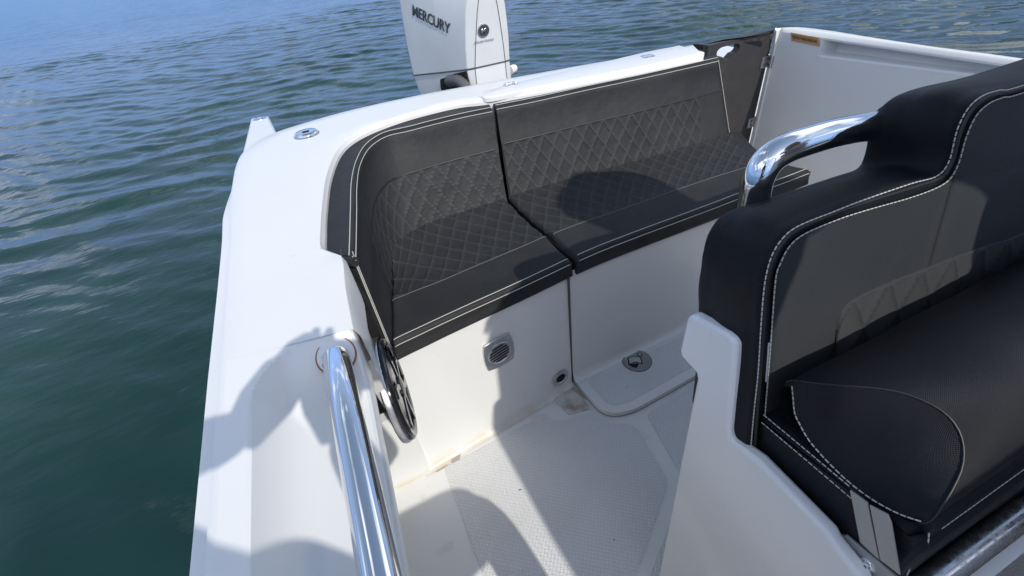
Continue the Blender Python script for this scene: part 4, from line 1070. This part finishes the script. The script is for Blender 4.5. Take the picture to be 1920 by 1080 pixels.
# ================================================================== helm console forward of the seat, with an unseen frame shaped for its shadow
con = thing('helm_console', 'white helm console with a dark frame shaped for its shadow, forward of the helm seat', 'console', None, (0, 0, 0))
Pc = [(-.46, 0), (-.46, 1.10), (-.50, 1.29), (-.62, 1.31), (-.95, 1.22), (-1.25, .95), (-1.35, 0)]
bevel(MB().prism([(x, -.385, z) for x, z in Pc], (0, -.93, 0)).build('console_body', M_GEL, con), .03, 4)
MB().prism([(-.66, -1.25, 1.30), (-.69, -1.25, 1.50), (-.69, -.80, 1.50), (-.66, -.80, 1.30)], (-.008, 0, 0)).build('windscreen', M_GLASS, con)
MB().tube([(-.60, -.44, 1.27), (-.50, -.45, 1.42), (-.48, -.45, 1.50), (-.56, -.45, 1.52), (-.90, -.47, 1.40), (-1.0, -.47, 1.20)], .018, 12).build('shadow_frame', M_SPK, con)  # out of view, bent so its shadow edges the sunlit helm backrest
wh = MB().tube([(-.44 + .0 * k, -.95 + .17 * math.cos(k * .2618), 1.05 + .17 * math.sin(k * .2618)) for k in range(25)], .012, 10).build('steering_wheel', M_SPK, con)
MB().tube([(-.46, -.95, 1.05), (-.44, -.95, 1.22)], .01, 8).build('wheel_spoke', M_CHR, wh)

# ================================================================== people behind the camera (their shadows fall into the cockpit)
def person(label, J, E_, hair=None, shirt=M_SHIRT, fingers=()):
    root = thing('person', label, 'person')
    names = list(J)
    me = bpy.data.meshes.new('body'); me.from_pydata([J[k][0] for k in names], [(names.index(a), names.index(b)) for a, b in E_], []); me.update()
    o = bpy.data.objects.new('body', me); C.objects.link(o); o.parent = root
    sk = o.modifiers.new('skin', 'SKIN'); sk.use_smooth_shade = True
    for i, k in enumerate(names):
        r = J[k][1]; me.skin_vertices[0].data[i].radius = r if hasattr(r, '__len__') else (r, r)
    me.skin_vertices[0].data[names.index('pelvis')].use_root = True
    ss = o.modifiers.new('sub', 'SUBSURF'); ss.levels = 2; ss.render_levels = 2
    me.materials.append(M_SKIN)
    bpy.context.view_layer.update()
    ev = o.evaluated_get(bpy.context.evaluated_depsgraph_get()); nm = bpy.data.meshes.new_from_object(ev)
    o.modifiers.clear(); 
    # hands: palm plus five jointed fingers joined into the same body mesh
    bm = bmesh.new(); bm.from_mesh(nm)
    mb = MB()
    for (w, tip, side) in fingers:
        w, tip, side = (np.array(q, float) for q in (w, tip, side)); ax = unit(tip - w); sd_ = unit(side - ax * (side @ ax)); nn_ = np.cross(ax, sd_)
        mb.tube([w - ax * .01, w + ax * .03, w + ax * .075], [.026, .036, .034], 12)
        for k in range(4):
            b0 = w + ax * .07 + sd_ * (.027 - .018 * k); ll = (.066, .074, .068, .054)[k]
            mb.tube([b0, b0 + ax * ll * .5 + nn_ * .004, b0 + ax * ll * .8 + nn_ * .018, b0 + ax * ll * .85 + nn_ * .034], [.0095, .009, .008, .006], 8)
        t0 = w + ax * .025 + sd_ * .028; mb.tube([t0, t0 + ax * .025 + sd_ * .018 + nn_ * .008, t0 + ax * .05 + sd_ * .022 + nn_ * .02], [.012, .011, .008], 8)
    if mb.v:
        m2 = bpy.data.meshes.new('h'); m2.from_pydata(mb.v, [], mb.f); bm.from_mesh(m2); bpy.data.meshes.remove(m2)
    bm.to_mesh(nm); bm.free()
    nm.polygons.foreach_set('use_smooth', [True] * len(nm.polygons)); nm.materials.clear(); nm.materials.append(M_SKIN)
    o.data = nm
    def cloth(nme, keys, m, grow):
        ks = [k for k in names if k in keys]; es = [(a, b) for a, b in E_ if a in ks and b in ks]
        me = bpy.data.meshes.new(nme); me.from_pydata([J[k][0] for k in ks], [(ks.index(a), ks.index(b)) for a, b in es], []); me.update()
        q = bpy.data.objects.new(nme, me); C.objects.link(q); q.parent = root; q.modifiers.new('skin', 'SKIN').use_smooth_shade = True
        for i, k in enumerate(ks):
            r = J[k][1]; r = r if hasattr(r, '__len__') else (r, r); me.skin_vertices[0].data[i].radius = (r[0] + grow, r[1] + grow)
        me.skin_vertices[0].data[0].use_root = True
        q.modifiers.new('sub', 'SUBSURF').render_levels = 2; me.materials.append(m)
    cloth('shirt', ('pelvis', 'belly', 'chest', 'shl', 'shr', 'ell', 'elr') if hair != 'short' else ('pelvis', 'belly', 'chest', 'shl', 'shr'), shirt, .012)
    cloth('shorts', ('pelvis', 'hipl', 'hipr', 'knl', 'knr'), M_SHORT, .014)
    hd = np.array(J['head'][0]); 
    bm = bmesh.new(); bmesh.ops.create_uvsphere(bm, u_segments=24, v_segments=14, radius=1)
    for v in bm.verts: v.co = Vector((hd[0] - .012 + v.co.x * .098, hd[1] + v.co.y * .084, hd[2] + .035 + max(v.co.z, -.25) * .105))
    me = bpy.data.meshes.new('hair'); bm.to_mesh(me); bm.free(); me.materials.append(M_HAIR); q = bpy.data.objects.new('hair', me); C.objects.link(q); q.parent = root
    # face: nose, eyes, ears
    MB().tube([hd + np.array([.085, 0, .02]), hd + np.array([.112, 0, -.012]), hd + np.array([.088, 0, -.03])], [.007, .014, .010], 8).build('nose', M_SKIN, root)
    for s in (-1, 1):
        MB().disc(hd + np.array([0, s * .078, -.005]), (0, s, 0), .026, .01, 12, [(1, -.01), (.9, .006), (.4, .008)]).build('ear', M_SKIN, root)
        MB().disc(hd + np.array([.082, s * .032, .015]), (1, s * .3, 0), .011, .003, 10, [(1, 0), (.6, .004)]).build('eye', M_HOLE, root)
    return root
def J_(px, py, dx, dy, hand_l, hand_r, el_l, el_r, top, headxy):
    s = top / 1.72
    return {
        'pelvis': ((px, py, .93 * s), (.15, .11)), 'belly': ((px + dx * .3, py + dy * .3, 1.08 * s), (.14, .10)), 'chest': ((px + dx * .75, py + dy * .75, 1.28 * s), (.165, .11)),
        'neck': ((px + dx, py + dy, 1.44 * s), .055), 'head': ((headxy[0], headxy[1], top - .115), (.085, .095)), 'crown': ((headxy[0], headxy[1], top - .035), (.06, .065)),
        'shl': ((px + dx * .9, py + dy + .185, 1.39 * s), .058), 'shr': ((px + dx * .9, py + dy - .185, 1.39 * s), .058),
        'ell': (el_l, .043), 'elr': (el_r, .043), 'hal': (hand_l, .026), 'har': (hand_r, .026),
        'hipl': ((px, py + .09, .86 * s), .085), 'hipr': ((px, py - .09, .86 * s), .085), 'knl': ((px + .02, py + .10, .48 * s), .06), 'knr': ((px + .03, py - .10, .48 * s), .06),
        'anl': ((px - .02, py + .10, .09), .038), 'anr': ((px - .02, py - .10, .09), .038), 'tol': ((px + .14, py + .11, .035), .032), 'tor': ((px + .14, py - .11, .035), .032)}
EE = [('pelvis', 'belly'), ('belly', 'chest'), ('chest', 'neck'), ('neck', 'head'), ('head', 'crown'), ('chest', 'shl'), ('chest', 'shr'), ('shl', 'ell'), ('shr', 'elr'), ('ell', 'hal'), ('elr', 'har'),
      ('pelvis', 'hipl'), ('pelvis', 'hipr'), ('hipl', 'knl'), ('hipr', 'knr'), ('knl', 'anl'), ('knr', 'anr'), ('anl', 'tol'), ('anr', 'tor')]
# photographer holding a phone right behind the camera position
JP = {'pelvis': ((-.50, .20, .90), (.14, .12)), 'belly': ((-.44, .24, 1.08), (.13, .11)), 'chest': ((-.37, .29, 1.28), (.15, .11)), 'neck': ((-.34, .32, 1.46), .052), 'head': ((-.30, .33, 1.57), (.085, .095)), 'crown': ((-.30, .33, 1.65), (.06, .065)),
      'shl': ((-.37, .46, 1.40), .056), 'shr': ((-.36, .19, 1.33), .056), 'ell': ((-.24, .28, 1.38), .042), 'elr': ((-.24, -.02, 1.03), .044), 'hal': ((-.08, .13, 1.255), .026), 'har': ((-.075, .04, 1.19), .026),
      'hipl': ((-.50, .28, .87), .09), 'hipr': ((-.46, .10, .88), .09), 'knl': ((-.20, .05, .66), .062), 'knr': ((-.20, -.17, .70), .062), 'anl': ((-.30, .02, .09), .038), 'anr': ((-.32, -.19, .09), .038), 'tol': ((-.15, .03, .035), .032), 'tor': ((-.17, -.20, .035), .032)}
person('person in a navy shirt sitting on the starboard side deck and photographing with a phone', JP, EE,
       fingers=[((-.08, .13, 1.255), (-.035, .085, 1.27), (0, 0, 1)), ((-.075, .04, 1.19), (-.04, .04, 1.25), (0, -1, .3))])
ph = MB(); fw = CAMM[2]; rt = CAMM[0]; upv = CAMM[1]; cc = CP - fw * .014
ph.prism([cc + rt * a + upv * b for a, b in ((-.02, -.055), (.125, -.055), (.125, .018), (-.02, .018))], -fw * .008)
tag(bevel(ph.build('phone', M_SPK), .003, 2), 'black phone held sideways by the person in the navy shirt', 'phone')
person('person in a grey shirt standing between the console and the helm seat',
       J_(-.29, -.98, .04, .0, (-.42, -.475, 1.56), (-.45, -1.62, 1.58), (-.28, -.62, 1.50), (-.28, -1.38, 1.50), 1.76, (-.22, -.99)), EE, hair='short', shirt=M_SHIRT2,  # unseen figure; right arm raised to extend its shadow across the bench
       fingers=[((-.42, -.475, 1.56), (-.47, -.45, 1.52), (0, 1, 0)), ((-.45, -1.62, 1.58), (-.53, -1.64, 1.60), (0, -1, 0))])

hat = MB().disc((-.22, -.99, 1.66), (0, 0, 1), .19, .12, 36, [(.70, -.20), (.80, -.18), (.86, -.08), (.98, -.015), (1, -.010), (.58, .005), (.53, .07), (.42, .105), (.2, .115)])  # invented hat out of view, brim and drape shaped to broaden the head's shadow
tag(hat.build('shadow_hat', M_SHORT), 'unseen khaki hat with a drape, shaped to widen the head shadow of the person in the grey shirt', 'hat')
# ================================================================== bits of leaf on the sole
def leaf(px, z, ang, s, label):
    c = atz(*px, z + .001); a = rad(ang); P = []
    for k in range(9):
        t = k / 8; P.append((t * s - s / 2, .18 * s * math.sin(math.pi * t)))
    P += [(x, -y * .7 + .0005) for x, y in reversed(P[1:-1])]
    V = [(c[0] + x * math.cos(a) - y * math.sin(a), c[1] + x * math.sin(a) + y * math.cos(a), z + .0006) for x, y in P]
    tag(MB().prism(V, (0, 0, .0008)).build('leaf_fragment', M_LEAF, smooth=False), label, 'leaf', 'bits of leaf on the cockpit sole')
leaf((975, 918), .0024, 70, .010, 'curled brown leaf bit in the sunlit strip of the textured sole')
leaf((1213, 750), .001, 20, .009, 'brown leaf bit just in front of the rounded hatch step')
leaf((1152, 1012), .0024, 10, .008, 'dark leaf bit in the shaded middle of the textured sole')
leaf((1175, 725), .0220, 60, .006, 'tiny dark leaf bit lying on top of the hatch step')
